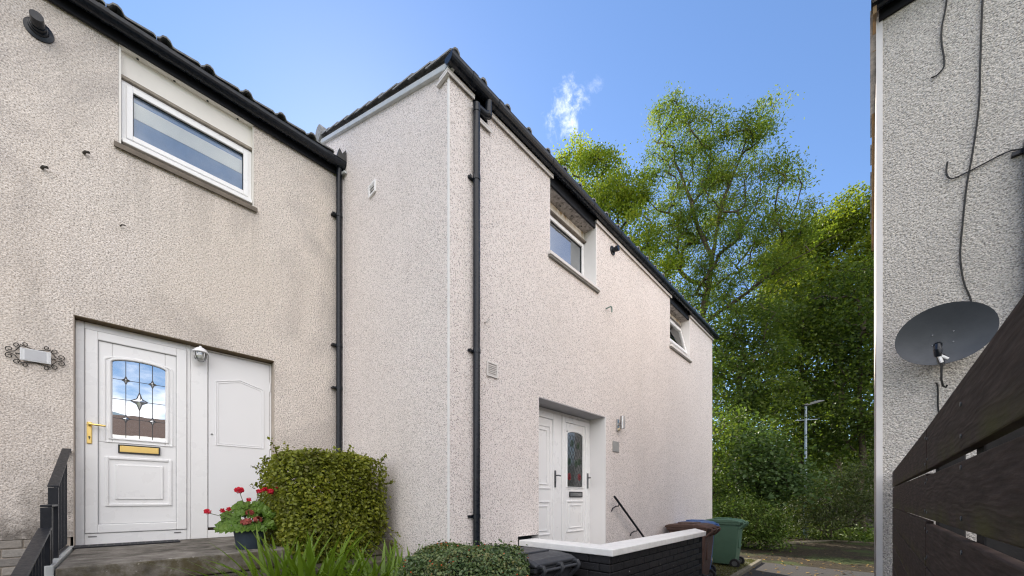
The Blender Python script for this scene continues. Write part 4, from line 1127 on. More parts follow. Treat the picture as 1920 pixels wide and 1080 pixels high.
b = MB(); b.box(.034, .072, RY - .006, RY + .02, -1.55, 3.90); b.build('corner_bead', MT['trim'], rh)
b = MB()
b.add([(.012, RY - .16, 3.92), (3.5, RY - .16, 3.92), (3.5, 6.1, 4.70), (.012, 6.1, 4.70)], [(0, 1, 2, 3)]); b.add([(.012, 8.1, 3.92), (3.5, 8.1, 3.92), (3.5, 6.1, 4.70), (.012, 6.1, 4.70)], [(3, 2, 1, 0)])
b.add([(.012, RY - .16, 3.98), (3.5, RY - .16, 3.98), (3.5, 6.1, 4.76), (.012, 6.1, 4.76)], [(0, 1, 2, 3)]); b.add([(.012, 8.1, 3.98), (3.5, 8.1, 3.98), (3.5, 6.1, 4.76), (.012, 6.1, 4.76)], [(3, 2, 1, 0)])
b.add([(.012, RY - .16, 3.92), (.012, 6.1, 4.70), (.012, 8.1, 3.92), (.012, 8.1, 3.98), (.012, 6.1, 4.76), (.012, RY - .16, 3.98)], [(0, 1, 4, 5), (1, 2, 3, 4)])
b.build('roof', MT['tile'], rh)
b = MB(); b.prism([(RY - .13, 3.90), (RY - .0, 3.90), (6.1, 4.68), (8.05, 3.90), (8.05, 3.84), (6.1, 4.62), (RY - .13, 3.84)], 0, .014, .036); b.build('bargeboard', plain('weathered_tan_bargeboard', (.22, .15, .08), .8, .2, 0, .5, 14), rh)
b = MB()
for k in range(11):
    y = RY + .0 + k * .345
    zz = 3.99 + (y - RY) * .357 if y < 6.1 else 4.76 - (y - 6.1) * .39
    b2 = MB(); b2.box(-.002, .30, y, y + .36, zz - .02, zz + .016); b2.build('verge_tile', MT['tile'], rh)
b = MB(); n = 8
prof = [(RY - .085 + .06 * math.cos(a), 3.965 + .055 * math.sin(a)) for a in [PI + PI * k / n for k in range(n + 1)]]
prof = [(RY - .147, 3.985)] + prof + [(RY - .023, 3.985)]
b.prism(prof, 0, .004, 3.4); b.build('gutter', MT['black'], rh)
b = MB(); b.box(.05, 3.4, RY - .022, RY - .002, 3.86, 3.97); b.build('fascia_board', MT['fascia'], rh)
b = MB(); b.tube([(1.2, RY - .10, 2.55), (.95, RY - .06, 2.50), (.80, RY - .06, 2.44), (.79, RY - .06, 2.36), (.79, RY - .06, -1.5)], .042, 14); dp3 = b.build('waste_pipe', MT['black'], rh, smooth=True)
for z in (2.36, .9):
    q = MB(); q.tube([(.79, RY - .06, z - .03), (.79, RY - .06, z + .03)], .05, 12); q.box(.70, .88, RY - .03, RY - .001, z - .012, z + .012); q.build('pipe_clip', MT['black'], dp3)
def cable(pts, label, r=.0052, group='loose black cables on the grey wall'):
    # smooth path
    P = [Vector(p) for p in pts]; out = []
    for i in range(len(P) - 1):
        p0, p1, p2, p3 = P[max(0, i - 1)], P[i], P[i + 1], P[min(len(P) - 1, i + 2)]
        for k in range(5):
            u = k / 5; out.append(.5 * ((2 * p1) + (p2 - p0) * u + (2 * p0 - 5 * p1 + 4 * p2 - p3) * u * u + (3 * p1 - p0 - 3 * p2 + p3) * u ** 3))
    out.append(P[-1])
    b = MB(); b.tube(out, r, 6); o = b.build('loose_cable', MT['cable'], None, smooth=True); tag(o, label, 'cable', group)
cy = RY - .012
cable([(.60, cy, 3.86), (.577, cy, 3.56), (.566, cy, 3.1), (.56, cy, 2.81), (.532, cy, 2.5), (.504, cy, 2.27), (.485, cy, 2.0), (.474, cy, 1.78), (.49, cy, 1.58), (.524, cy, 1.43), (.535, cy - .02, 1.25)], 'longest black cable hanging down the grey wall behind the dish')
cable([(.42, cy, 3.86), (.405, cy, 3.66), (.385, cy, 3.52), (.385, cy, 3.40), (.395, cy, 3.30), (.395, cy, 3.22), (.36, cy, 3.185), (.33, cy - .01, 3.18)], 'short black cable with hooked end high on the grey wall')
cable([(.80, cy, 2.37), (.735, cy, 2.385), (.68, cy, 2.40), (.55, cy, 2.375), (.46, cy, 2.36), (.425, cy, 2.37), (.408, cy, 2.42), (.412, cy, 2.50)], 'black cable running sideways to the pipe with upturned end')
cable([(.352, cy - .01, .87), (.362, cy, .86), (.366, cy, .80), (.366, cy, .70), (.375, cy, .55), (.37, cy, .3)], 'short loose black cable below the dish above the fence', .005)
# satellite dish
sdsh = thing('satellite_dish', 'dark grey oval satellite dish on the grey wall above the timber fence', 'satellite dish', (.375, 4.06, 1.165))
q = MB(); n = 40; rings = 7; vs = []; 
def dpt(rr, a, off):
    x = .243 * rr * math.cos(a); z = .200 * rr * math.sin(a); y = -.035 + .05 * (1 - rr * rr) + off - z * .22
    return (x, y, z)
for side, off in ((0, 0), (1, .006)):
    vs.append(dpt(0, 0, off))
    for i in range(1, rings + 1):
        for k in range(n): vs.append(dpt(i / rings, 2 * PI * k / n, off))
K = 1 + rings * n; fs = []
for side in (0, 1):
    o0 = side * K
    fs += [(o0, o0 + 1 + k, o0 + 1 + (k + 1) % n) for k in range(n)]
    fs += [(o0 + 1 + (i - 1) * n + k, o0 + 1 + i * n + k, o0 + 1 + i * n + (k + 1) % n, o0 + 1 + (i - 1) * n + (k + 1) % n) for i in range(1, rings) for k in range(n)]
e = 1 + (rings - 1) * n
fs += [(e + k, e + (k + 1) % n, K + e + (k + 1) % n, K + e + k) for k in range(n)]
q.add(vs, fs); q.build('reflector', MT['dish'], sdsh, smooth=True)
q = MB(); q.tube([(0, .02, -.13), (-.005, -.02, -.215), (-.03, -.16, -.225), (-.045, -.25, -.20)], .011, 8); q.build('feed_arm', MT['black'], sdsh, smooth=True)
q = MB(); q.tube([(-.045, -.25, -.205), (-.048, -.262, -.165), (-.046, -.245, -.125)], [.018, .022, .016], 10); q.tube([(-.046, -.245, -.128), (-.043, -.20, -.115)], [.02, .024], 10); q.build('lnb', MT['black'], sdsh, smooth=True); 
q = MB(); q.tube([(-.046, -.25, -.19), (-.035, -.255, -.225), (-.028, -.25, -.25)], .009, 6); q.tube([(-.046, -.25, -.19), (-.02, -.255, -.215), (.0, -.25, -.232)], .007, 6); q.build('cable_plug', MT['upvc'], sdsh, smooth=True)
q = MB(); q.tube([(-.03, -.25, -.25), (-.03, -.24, -.36), (-.022, -.23, -.405), (-.008, -.22, -.415), (-.002, -.22, -.40)], .006, 6); q.build('feed_cable', MT['cable'], sdsh, smooth=True)
q = MB(); q.tube([(0, .025, 0), (0, .11, -.02), (0, .16, -.06)], .02, 8); q.box(-.05, .05, .165, .188, -.13, .04); q.build('wall_mount', MT['black'], sdsh)
for x_, z_ in ((-.05, .02), (.05, .02), (-.05, -.05), (.05, -.05)):
    q = MB(); y_ = -.035 + .05 * (1 - (x_ / .243) ** 2 - (z_ / .2) ** 2) - z_ * .22; q.lathe([(.004, -.005), (.004, .001)], (x_, y_, z_), 'Y', 8); q.build('bolt', MT['greymetal'], sdsh)

# ------------------------------------------------------------------ timber fence
fn = thing('timber_fence', 'dark brown horizontal board fence close at the lower right corner', 'fence', (.125, 0, -1.55))
def board(y0, y1, zb0, zt0, zb1, zt1, x0=0.0, x1=.018):
    q = MB(); L_ = y1 - y0
    q.prism([(0, 0), (L_, zb1 - zb0), (L_, zt1 - zb0), (0, zt0 - zb0)], 0, x0, x1)
    o = q.build('board', MT['timber'], fn, bevel=.003); o.location = (0, y0, zb0 + 1.55); return o
board(1.722, 4.21, .089, .2185, .093, .207); board(-2.2, 1.718, .107, .275, .0885, .2195, .0005, .019)
board(1.745, 4.20, -.063, .079, -.068, .086, .001, .018); board(-2.2, 1.741, -.045, .082, -.0625, .0705, 0, .018)
board(1.752, 4.205, -.2135, -.070, -.207, -.0725); board(-2.2, 1.748, -.235, -.092, -.2125, -.078, .001, .019)
for k in range(8):
    zt = -.216 - k * .148
    board(1.75 + .01 * (k % 2), 4.205, zt - .138, zt - .004 * (k % 3), zt - .137, zt + .002, .001 * (k % 2), .018); board(-2.2, 1.746, zt - .146, zt - .014, zt - .139, zt - .002, .0, .018)
for y in (4.15, 1.72, 1.10, -.4, -2.0):
    q = MB(); q.box(.021, .075, y - .03, y + .03, 0, 1.72 if y < 4 else 1.70); q.build('post', MT['post'], fn, bevel=.004)

scm = MB(); scm.lathe([(.0045, 0), (.0045, -.0015), (.001, -.0018)], (0, 0, 0), 'X', 8); scm = scm.mesh('screw'); scm.materials.append(MT['greymetal'])
for y in (4.15, 1.745, 1.69, 1.10):
    for z in (.185, .115, .055, -.035, -.10, -.185, -.26, -.33):
        o = bpy.data.objects.new('screw', scm); link(o, fn); o.location = (-.0004, y + random.uniform(-.006, .006), z + 1.55 + random.uniform(-.008, .008))
# ------------------------------------------------------------------ wheelie bins
def make_bin(label, mat, loc, rz, group='wheelie bins by the white house', seed=0):
    root = thing('wheelie_bin', label, 'bin', loc, rz, group)      # local +y is the hinge and handle side
    def rect(z, yf, yb, hw): return [(-hw, yf, z), (hw, yf, z), (hw, yb, z), (-hw, yb, z)]
    q = MB(); lv = [rect(.06, -.20, .22, .215), rect(.30, -.235, .255, .235), rect(.86, -.315, .30, .265), rect(.93, -.33, .305, .27), rect(.93, -.36, .33, .29), rect(.975, -.365, .335, .292)]
    vs = [p for r_ in lv for p in r_]; fs = [(3, 2, 1, 0)] + [(4 * i + k, 4 * i + (k + 1) % 4, 4 * i + 4 + (k + 1) % 4, 4 * i + 4 + k) for i in range(len(lv) - 1) for k in range(4)] + [(20, 21, 22, 23)]
    q.add(vs, fs); q.build('body', MT[mat], root, bevel=.022, seg=3)
    q = MB()
    pts = []
    for (y, z) in ((-.385, .972), (-.39, .992), (-.33, 1.018), (-.10, 1.040), (.16, 1.040), (.29, 1.022), (.35, .995), (.345, .978)): pts.append((y, z))
    n = len(pts); vs = []
    for hw, dz in ((-.298, 0), (-.26, .012), (.26, .012), (.298, 0)):
        for y, z in pts: vs.append((hw, y, z + (dz if .98 < z else 0)))
    fs = [tuple(range(n)), tuple(3 * n + i for i in range(n))[::-1]] + [(c * n + i, c * n + (i + 1) % n, (c + 1) * n + (i + 1) % n, (c + 1) * n + i) for c in range(3) for i in range(n)]
    q.add(vs, fs); ld_ = q.build('lid', MT[mat], root, bevel=.010, smooth=False)
    q = MB(); q.prism([(-.17, -.20), (.17, -.20), (.20, .10), (-.20, .10)], 2, 1.046, 1.068); q.build('lid_panel', MT[mat], ld_, bevel=.014, seg=3)
    q = MB(); q.tube([(-.245, .385, .955), (.245, .385, .955)], .014, 10)
    for x in (-.245, .0, .245): q.tube([(x, .30, .935), (x, .35, .985), (x, .388, .985), (x, .402, .955), (x, .388, .925), (x, .34, .88), (x, .30, .84)], .020, 8)
    q.build('handle', MT[mat], root, smooth=True)
    q = MB(); q.box(-.12, .12, .268, .292, .42, .74); q.build('back_rib', MT[mat], root, bevel=.008)
    q = MB(); q.tube([(-.27, .235, .10), (.27, .235, .10)], .012, 8); q.build('axle', MT['greymetal'], root)
    for sx in (-1, 1):
        q = MB(); q.lathe([(.05, -.028), (.092, -.026), (.10, -.015), (.10, .015), (.092, .026), (.05, .028)], (sx * .268, .235, .10), 'X', 22); w = q.build('wheel', MT['rubber'], root, smooth=True)
        q = MB(); q.lathe([(.055, -.031), (.055, .031)], (sx * .268, .235, .10), 'X', 14); q.build('hub', MT['greymetal'], w)
    for sx in (-1, 1):
        q = MB(); q.prism([(-.20, .12), (.20, .14), (.22, .52), (-.24, .52)], 0, min(sx * .268, sx * .231) , max(sx * .268, sx * .231)) if False else None
    return root
RZ_ = -PI / 2
make_bin('charcoal grey wheelie bin between the clipped hedge and the black brick porch wall', 'bink', (-2.31, 2.62, -1.55), RZ_)
make_bin('brown wheelie bin at the end of the black porch wall', 'binn', (-2.36, 7.22, -1.50), RZ_ + .03)
bb = make_bin('blue lidded wheelie bin squeezed between the brown and the green bin', 'binb', (-2.45, 7.80, -1.50), RZ_ - .02)
bb.scale = (.9, .80, 1.015)
make_bin('green wheelie bin at the far corner of the white house', 'bing', (-2.36, 9.40, -1.50), RZ_ + .05)

# ------------------------------------------------------------------ street lamp
sl = thing('street_lamp', 'slim grey street lamp standing among the shrubs at the end of the path', 'street lamp', (-1.76, 17.85, -1.5))
q = MB(); q.tube([(0, 0, 0), (0, 0, 1.2)], .075, 12); q.tube([(0, 0, 1.2), (0, 0, 1.3), (0, 0, 5.0)], [.06, .045, .04], 12); q.build('post', MT['galv'], sl, smooth=True)
q = MB(); q.prism([(-.09, 5.02), (.05, 4.99), (.54, 5.12), (.56, 5.15), (.36, 5.165), (.05, 5.08), (-.09, 5.05)], 1, -.11, .11); q.build('lamp_head', MT['lamphead'], sl, bevel=.02)
q = MB(); q.box(-.33, .36, -.012, .012, 4.46, 4.485); q.build('cross_bar', MT['galv'], sl)
sl.rotation_euler = (0, 0, R(25))
# old stone wall at the back of the path
sw = thing('stone_wall', 'old dry stone wall half hidden under shrubs at the right end of the path', 'wall', (-.1, 20.9, -1.5))
rg = random.Random(4)
stm = []
for v in range(5):
    q = MB(); q.box(-.5, .5, -.5, .5, -.5, .5)
    me = q.mesh('stone'); bm = bmesh.new(); bm.from_mesh(me); bmesh.ops.subdivide_edges(bm, edges=bm.edges, cuts=1, use_grid_fill=True)
    for vv in bm.verts: vv.co = vv.co.normalized() * .62 * .45 + vv.co * .55 + Vector([rg.uniform(-.06, .06) for _ in range(3)])
    bm.to_mesh(me); bm.free(); me.materials.append(MT['stone']); stm.append(me)
for j in range(6):
    x = -1.6 + rg.uniform(0, .2)
    while x < 2.2:
        w = rg.uniform(.3, .62); o = bpy.data.objects.new('stone', stm[rg.randrange(5)]); link(sw, None) if False else link(o, sw)
        o.location = (x + w / 2, rg.uniform(-.05, .05) + j * .03, .13 + j * .25); o.scale = (w * .98, .4, .27); x += w

# ------------------------------------------------------------------ clipped shrub, hedge, flowers in front
def clipped(name, label, cat, c, rx, ry, z0, z1, n, L, mat, seed, rz=0, waist=None, p=4, rough=.06, aspect=.62, core=.80, coremat='stalk', stray=60):
    rng = np.random.default_rng(seed); root = thing(name, label, cat, (c[0], c[1], z0), rz)
    k = int(n * 1.0); d = nrm(rng.normal(size=(k, 3)))
    s_ = (np.abs(d) ** p).sum(1, keepdims=True) ** (-1 / p)         # superellipsoid surface
    U = d * s_
    ph = rng.uniform(0, 6, 6)
    bump_ = 1 + rough * (np.sin(5 * U[:, :1] + ph[0]) * np.sin(4 * U[:, 1:2] + ph[1]) + .6 * np.sin(9 * U[:, 2:3] + 7 * U[:, :1] + ph[2]) * np.sin(8 * U[:, 1:2] + ph[3]))
    dep = 1 - np.abs(rng.normal(size=(k, 1))) * .07 - (rng.random((k, 1)) < .4) * rng.uniform(0, .30, (k, 1)) + (rng.random((k, 1)) < .06) * rng.uniform(0, .09, (k, 1))
    U = U * bump_ * dep
    H = z1 - z0; h = (U[:, 2] + 1) / 2
    P = np.stack([U[:, 0] * rx, U[:, 1] * ry, h * H], 1)
    if waist is not None:
        f = np.clip((h - waist[0]) / (waist[1] - waist[0]), 0, 1); f = waist[2] + (1 - waist[2]) * f * f * (3 - 2 * f); P[:, :2] *= f[:, None]
    leaves('foliage', P, L, MT[mat], root, rng, up=.35, aspect=aspect, fold=.18, out=nrm(d / np.array([rx, ry, H / 2])), outw=.9)
    tw = MB()
    for i in range(70):
        a = rng.uniform(0, 2 * PI); r_ = rng.uniform(.3, .93); b0 = (rng.uniform(-.2, .2) * rx, rng.uniform(-.2, .2) * ry, 0)
        hz = rng.uniform(.4, .97) * H; f = 1
        tip = (math.cos(a) * r_ * rx, math.sin(a) * r_ * ry, hz)
        tw.tube([b0, (tip[0] * .35, tip[1] * .35, hz * .45), (tip[0] * .8, tip[1] * .8, hz * .82), tip], [.012, .008, .005, .002], 4)
    tw.build('stems', MT['stalk'], root)
    return root, P, rng
sh, Ps, rg_ = clipped('clipped_shrub', 'tall clipped yellow green shrub against the corner of the two houses', 'shrub', (-4.08, 1.44), .475, .485, -1.0, .455, 52000, .036, 'l_box', 3, rz=.06, waist=(.10, .50, .62), p=8, rough=.03)
hd, Ph, rg_ = clipped('clipped_hedge', 'small dark green clipped hedge with orange berries in front of the white gable corner', 'hedge', (-2.25, 1.84), .49, .38, -1.5, -.37, 52000, .025, 'l_cot', 5, rz=R(42), p=5, rough=.03, aspect=.6)
be = MB(); pick = [Ph[i] for i in rg_.choice(len(Ph), 1500, replace=False) if Ph[i][2] > .8][:150]
for p in pick: be.lathe([(.001, -.005), (.005, -.002), (.005, .002), (.001, .005)], tuple(p * 1.01), 'Z', 5)
stuff(be.build('berry', MT['berry'], hd))

sho = MB(); SP = []
for (x_, y_, z_, dx, dy, dz) in ((-.44, -.43, 1.30, -.04, -.07, .03), (-.42, -.45, 1.12, -.03, -.08, .02), (.2, -.5, 1.42, .03, -.05, .10), (.44, .40, 1.40, .02, .03, .05), (.47, .45, 1.16, .04, .04, .02), (.48, .44, .70, .10, .07, -.09), (.5, .46, .62, .09, .08, -.14), (.45, .49, .52, .05, .06, -.06), (-.1, -.3, 1.45, -.02, -.02, .09), (.3, .1, 1.45, .03, .02, .08)):
    a_ = Vector((x_, y_, z_)); b_ = a_ + Vector((dx, dy, dz)); sho.tube([a_ - Vector((dx, dy, dz)), a_, b_], [.004, .003, .0015], 4)
    SP += [tuple(a_.lerp(b_, k / 7) + Vector((rg_.normal(), rg_.normal(), rg_.normal())) * .010) for k in range(8) for _ in (0, 1)]
sho.build('stray_shoot', MT['stalk'], sh)
leaves('stray_foliage', np.array(SP), .034, MT['l_box'], sh, np.random.default_rng(9), up=.5, aspect=.6)
# sword-leaved clump
cr = thing('sword_leaf_plant', 'clump of long green sword shaped leaves in front of the front step and tall shrub', 'plant', (-3.1, 1.0, -1.25))
rg = random.Random(11); blade = []
def make_blade(bend, ln, w):
    m = MB(); vs = []; n = 9
    for i in range(n + 1):
        u = i / n; y = bend * ln * u ** 2.2; z = ln * (u - .25 * bend * u ** 3)
        ww = w * (.55 + .9 * u) * (1 - u ** 3.5) + .0005
        vs += [(-ww, y, z), (0, y + .25 * ww, z), (ww, y, z)]
    fs = []
    for i in range(n): fs += [(3 * i, 3 * i + 1, 3 * i + 4, 3 * i + 3), (3 * i + 1, 3 * i + 2, 3 * i + 5, 3 * i + 4)]
    m.add(vs, fs); me = m.mesh('leaf'); me.materials.append(MT['l_croc'])
    for p in me.polygons: p.use_smooth = True
    return me
for i in range(8): blade.append(make_blade(rg.uniform(.12, .6), 1.0, rg.uniform(.013, .019)))
tufts = [(-3.40, .84), (-3.15, 1.00), (-3.05, 1.20), (-2.95, 1.38), (-3.25, 1.15), (-2.88, 1.52), (-3.45, .96), (-3.0, 1.0), (-2.78, 1.45), (-3.25, .80), (-2.80, 1.68), (-3.0, 1.60), (-2.68, 1.60)]
for i in range(340):
    tx, ty = tufts[i % len(tufts)]
    o = bpy.data.objects.new('leaf', blade[rg.randrange(8)]); link(o, cr)
    o.location = (tx + 3.1 + rg.gauss(0, .05), ty - 1.0 + rg.gauss(0, .05), 0)
    ln = rg.uniform(.75, 1.12) if i % len(tufts) in (0, 1, 4, 6, 9) else rg.uniform(.65, 1.0)
    o.rotation_euler = (rg.uniform(-.22, .12), rg.uniform(-.25, .25), rg.uniform(0, 2 * PI)); o.scale = (rg.uniform(.8, 1.25), ln, ln)
dry = plain('dry_yellow_leaf', (.42, .26, .07), .6, .3)
for i in range(7):
    me = blade[rg.randrange(8)].copy(); me.materials.clear(); me.materials.append(dry)
    o = bpy.data.objects.new('leaf', me); link(o, cr); o['label'] = 'dry yellow leaf'
    tx, ty = tufts[rg.randrange(len(tufts))]; o.location = (tx + 3.1, ty - 1.0, 0); o.rotation_euler = (rg.uniform(-.3, .2), rg.uniform(-.4, .4), rg.uniform(0, 6)); o.scale = (.7, rg.uniform(.6, .8), rg.uniform(.55, .75))
b = MB(); b.lathe([(.95, -.2), (.9, .0), (.6, .12), (.1, .16)], (-3.1, 1.1, -1.5), 'Z', 20); struct(b.build('planting_bed', MT['soil'], smooth=True))

# geranium in its pot
pt = thing('plant_pot', 'slate blue plastic plant pot on the concrete step by the store door', 'pot', (-3.97, .775, -.44))
q = MB(); q.lathe([(.092, .001), (.095, .004), (.114, .15), (.124, .152), (.128, .205), (.120, .207), (.112, .18), (.02, .178)], (0, 0, 0), 'Z', 28); q.build('pot_body', MT['pot'], pt, smooth=True)
q = MB(); q.lathe([(.112, .180), (.10, .186), (.02, .19)], (0, 0, 0), 'Z', 20); q.build('compost', MT['soil'], pt)
ge = thing('geranium', 'red flowering geranium growing in the slate blue pot', 'plant', (-3.97, .775, -.25))
def ger_leaf():
    m = MB(); n = 14; vs = [(0, 0, 0)]
    for k in range(n):
        a = .35 + (2 * PI - .7) * k / (n - 1) - PI / 2 + 0; r_ = .034 * (1 + .10 * math.cos(k * PI))
        vs.append((r_ * math.cos(a), .012 + r_ * math.sin(a), .006 * math.cos(k * 1.9) + .007))
    m.add(vs, [(0, 1 + k, 2 + k) for k in range(n - 1)]); me = m.mesh('leaf'); me.materials.append(MT['l_ger']); return me
gl1 = ger_leaf(); rg = random.Random(5)
stg = MB()
for i in range(150):
    a = rg.uniform(0, 2 * PI); r_ = .20 * math.sqrt(rg.random()) ; h = .02 + .20 * (1 - (r_ / .22) ** 2) * rg.uniform(.45, 1) - (.07 if r_ > .16 else 0)
    p = (r_ * math.cos(a) * .85, r_ * math.sin(a) * 1.12, h)
    o = bpy.data.objects.new('leaf', gl1); link(o, ge); o.location = p
    o.rotation_euler = Vector((math.cos(a) * r_ * 3 + .75 + rg.uniform(-.3, .3), math.sin(a) * r_ * 4 - .2 + rg.uniform(-.3, .3), .55)).to_track_quat('Z', 'Y').to_euler(); sc = rg.uniform(.7, 1.25); o.scale = (sc, sc, sc)
    if i % 3 == 0: stg.tube([(p[0] * .2, p[1] * .2, -.05), (p[0] * .6, p[1] * .6, h * .6), p], .0028, 4)
def umbel(p, n, rr, mat):
    q = MB()
    for k in range(n):
        u = Vector((rg.gauss(0, 1), rg.gauss(0, 1), rg.gauss(.3, .8))).normalized() * rr * rg.uniform(.7, 1.1); u.z *= .7
        t_ = u.cross(Vector((.3, .5, .8))).normalized(); w_ = u.normalized().cross(t_)
        for a in range(4):
            d_ = t_ * math.cos(a * PI / 2) + w_ * math.sin(a * PI / 2); e_ = u.normalized().cross(d_)
            q.add([u, u + d_ * .012 + e_ * .008, u + d_ * .020 + u.normalized() * .003, u + d_ * .012 - e_ * .008], [(0, 1, 2, 3)])
    o = q.build('flower_head', MT[mat], ge); o.location = p; return o
for (p, n, rr) in (((.10, -.09, .32), 26, .030), ((.02, .16, .315), 22, .026), ((.02, .235, .355), 26, .032), ((.10, -.30, .145), 14, .020), ((.06, .06, .315), 12, .016), ((.08, .10, .33), 12, .016), ((.06, -.16, .16), 6, .011), ((.05, -.20, .15), 6, .011), ((.08, -.02, .24), 6, .010)):
    umbel(p, n, rr, 'petal'); stg.tube([(p[0] * .2, p[1] * .2, .0), (p[0] * .7, p[1] * .55, p[2] * .6), (p[0], p[1], p[2] - .01)], .0026, 5)
for (p, n, rr) in (((.14, -.05, .05), 30, .04), ((.15, .03, .07), 20, .03), ((.12, -.02, .13), 16, .028)): umbel(p, n, rr, 'petalold')
stg.build('stems', MT['stem'], ge)

# ------------------------------------------------------------------ trees and shrubs at the end of the path
tree('ash_tree', 'tall airy ash tree rising above the white house roof, highest in view',
     [(-6.6, 20, -1.5), (-6.45, 20, 3), (-6.47, 20, 6.3), (-6.17, 20, 8.7), (-5.77, 20, 10.4), (-5.6, 20, 11.9), (-5.37, 20.1, 13.3), (-4.97, 20.2, 14.9), (-4.13, 20, 16.7)],
     [(-7.8, 20, 20.1, 1.0, 1.0), (-6.2, 20, 18.3, 1.2, 1.2), (-3.7, 20, 17.0, .9, 1.1), (-4.9, 20, 16.4, 1.5, 1.3), (-7.8, 20, 17.1, 1.4, 1.7), (-5.7, 20, 14.6, 1.8, 1.6), (-3.3, 20, 13.7, 1.4, 1.4), (-2.2, 20, 11.9, 1.0, .9), (-7.3, 20, 13.5, 1.6, 1.3), (-4.3, 20, 11.8, 1.7, 1.2), (-2.3, 20, 10.4, 1.1, .9), (-6.5, 20, 10.7, 1.6, 1.1), (-4.1, 20, 9.8, 1.7, 1.0)],
     470, 72000, .135, MT['l_ash'], 34, r0=.17, sig=.30, aspect=.34, droop=.8,
     limbs=[[(-5.6, 20, 11.9), (-6.2, 19.8, 13.5), (-6.75, 19.7, 15.7), (-7.6, 19.8, 18.4)], [(-6.17, 20, 8.7), (-4.8, 19.8, 9.1), (-3.5, 19.6, 9.65), (-1.8, 19.6, 10.2), (-.5, 19.7, 10.6)], [(-5.77, 20, 10.4), (-7.0, 20.2, 11.6), (-7.6, 20.2, 12.8)]])
tree('sycamore_tree', 'sunlit yellow green tree left of the tall ash, behind the gutter of the white house',
     [(-10.5, 19, -1.5), (-10.3, 19, 6), (-10.0, 19, 11), (-10.4, 19, 15), (-11.0, 19, 18)],
     [(-13.1, 19, 20.4, 1.1, 1.0), (-11.1, 19, 18.8, 1.2, 1.1), (-9.3, 19, 16.7, .9, 1.3), (-10.4, 19, 16.3, 1.5, 1.3), (-8.8, 19, 14.0, 1.1, 1.3), (-8.0, 19, 11.9, 1.1, 1.1), (-12.3, 19, 17.6, 1.3, 1.2)],
     190, 28000, .135, MT['l_left'], 22, r0=.20, sig=.34, aspect=.6)
tree('lime_tree', 'bright yellow green tree to the right of the tall ash beside the grey house',
     [(-1.2, 24, -1.5), (-1.1, 24, 5), (-1.3, 24, 9), (-1.2, 24, 12.2)],
     [(-.4, 24, 13.4, 1.0, 1.1), (-1.6, 24, 12.6, 1.2, 1.2), (0, 24, 11.5, 1.0, 1.2), (-2.4, 24, 11.4, 1.3, 1.1), (-1.0, 24, 10.2, 1.5, 1.2), (-3.2, 24, 10.4, 1.4, .9), (-.2, 24, 8.6, 1.3, 1.0), (-2.2, 24, 8.6, 1.5, 1.0), (.9, 24, 9.8, 1.2, 1.3), (-2.5, 24, 13.2, 1.2, 1.0), (-3.3, 24, 12.1, 1.1, 1.0)],
     270, 60000, .145, MT['l_right'], 23, r0=.2, sig=.38, aspect=.6)
tree('wood_edge_tree', 'dark leafy tree just past the far corner of the white house',
     [(-4.1, 18, -1.4), (-4.0, 18, 3), (-3.9, 18, 6), (-3.9, 18, 7.6)],
     [(-4.5, 18, 7.5, 1.1, .9), (-3.4, 18, 7.2, 1.1, .9), (-4.3, 18, 5.8, 1.2, 1.0), (-3.2, 18, 5.5, 1.1, 1.0), (-4.2, 17.6, 4.0, 1.1, .9), (-3.0, 17.6, 3.9, 1.0, .9)],
     120, 15000, .15, MT['l_dark'], 24, r0=.12, sig=.42, aspect=.55)
tree('wood_edge_tree', 'dark leafy tree right behind the street lamp',
     [(-2.1, 20.4, -1.4), (-2.1, 20.4, 3), (-2.2, 20.4, 6), (-2.2, 20.4, 8.0)],
     [(-2.5, 20.4, 8.1, 1.1, .9), (-1.6, 20.4, 7.7, 1.1, 1.0), (-2.7, 20.6, 6.3, 1.1, 1.0), (-1.6, 20.6, 5.7, 1.1, 1.0), (-2.4, 20.4, 4.3, 1.1, 1.0), (-1.3, 20.4, 3.7, 1.1, .9), (-2.4, 20.4, 2.6, 1.1, .9), (-1.2, 20.4, 2.0, 1.1, .9)],
     150, 20000, .16, MT['l_dark'], 25, r0=.11, sig=.42, aspect=.55)
tree('wood_edge_tree', 'dark leafy tree nearest the grey house wall',
     [(-.2, 19.8, -1.4), (-.3, 19.8, 3), (-.3, 19.8, 6.5)],
     [(-.8, 19.8, 6.9, 1.1, .9), (.3, 19.8, 6.6, 1.1, .9), (-.5, 19.8, 5.2, 1.1, 1.0), (.5, 19.8, 4.9, 1.1, 1.0), (-.4, 19.5, 3.3, 1.1, .9), (.6, 19.7, 2.9, 1.0, .9), (-.9, 19.7, 8.5, 1.0, .9), (.2, 20, 8.5, 1.0, .9)],
     120, 15000, .15, MT['l_dark'], 26, r0=.11, sig=.42, aspect=.55)
tree('hazel_bush', 'broad leaved hazel bush left of the street lamp post',
     [(-2.7, 15.6, -1.5), (-2.7, 15.6, -.3), (-2.6, 15.6, .8)],
     [(-3.1, 15.5, 1.9, .8, .7), (-2.35, 15.5, 1.5, .6, .6), (-3.4, 15.5, .7, 1.0, .7), (-2.5, 15.5, .5, .8, .6), (-1.75, 15.4, .55, .5, .45)],
     90, 6500, .15, MT['l_hazel'], 27, r0=.06, sig=.34, cat='bush', aspect=.75, rtip=.006, up=.9, tname='stems')
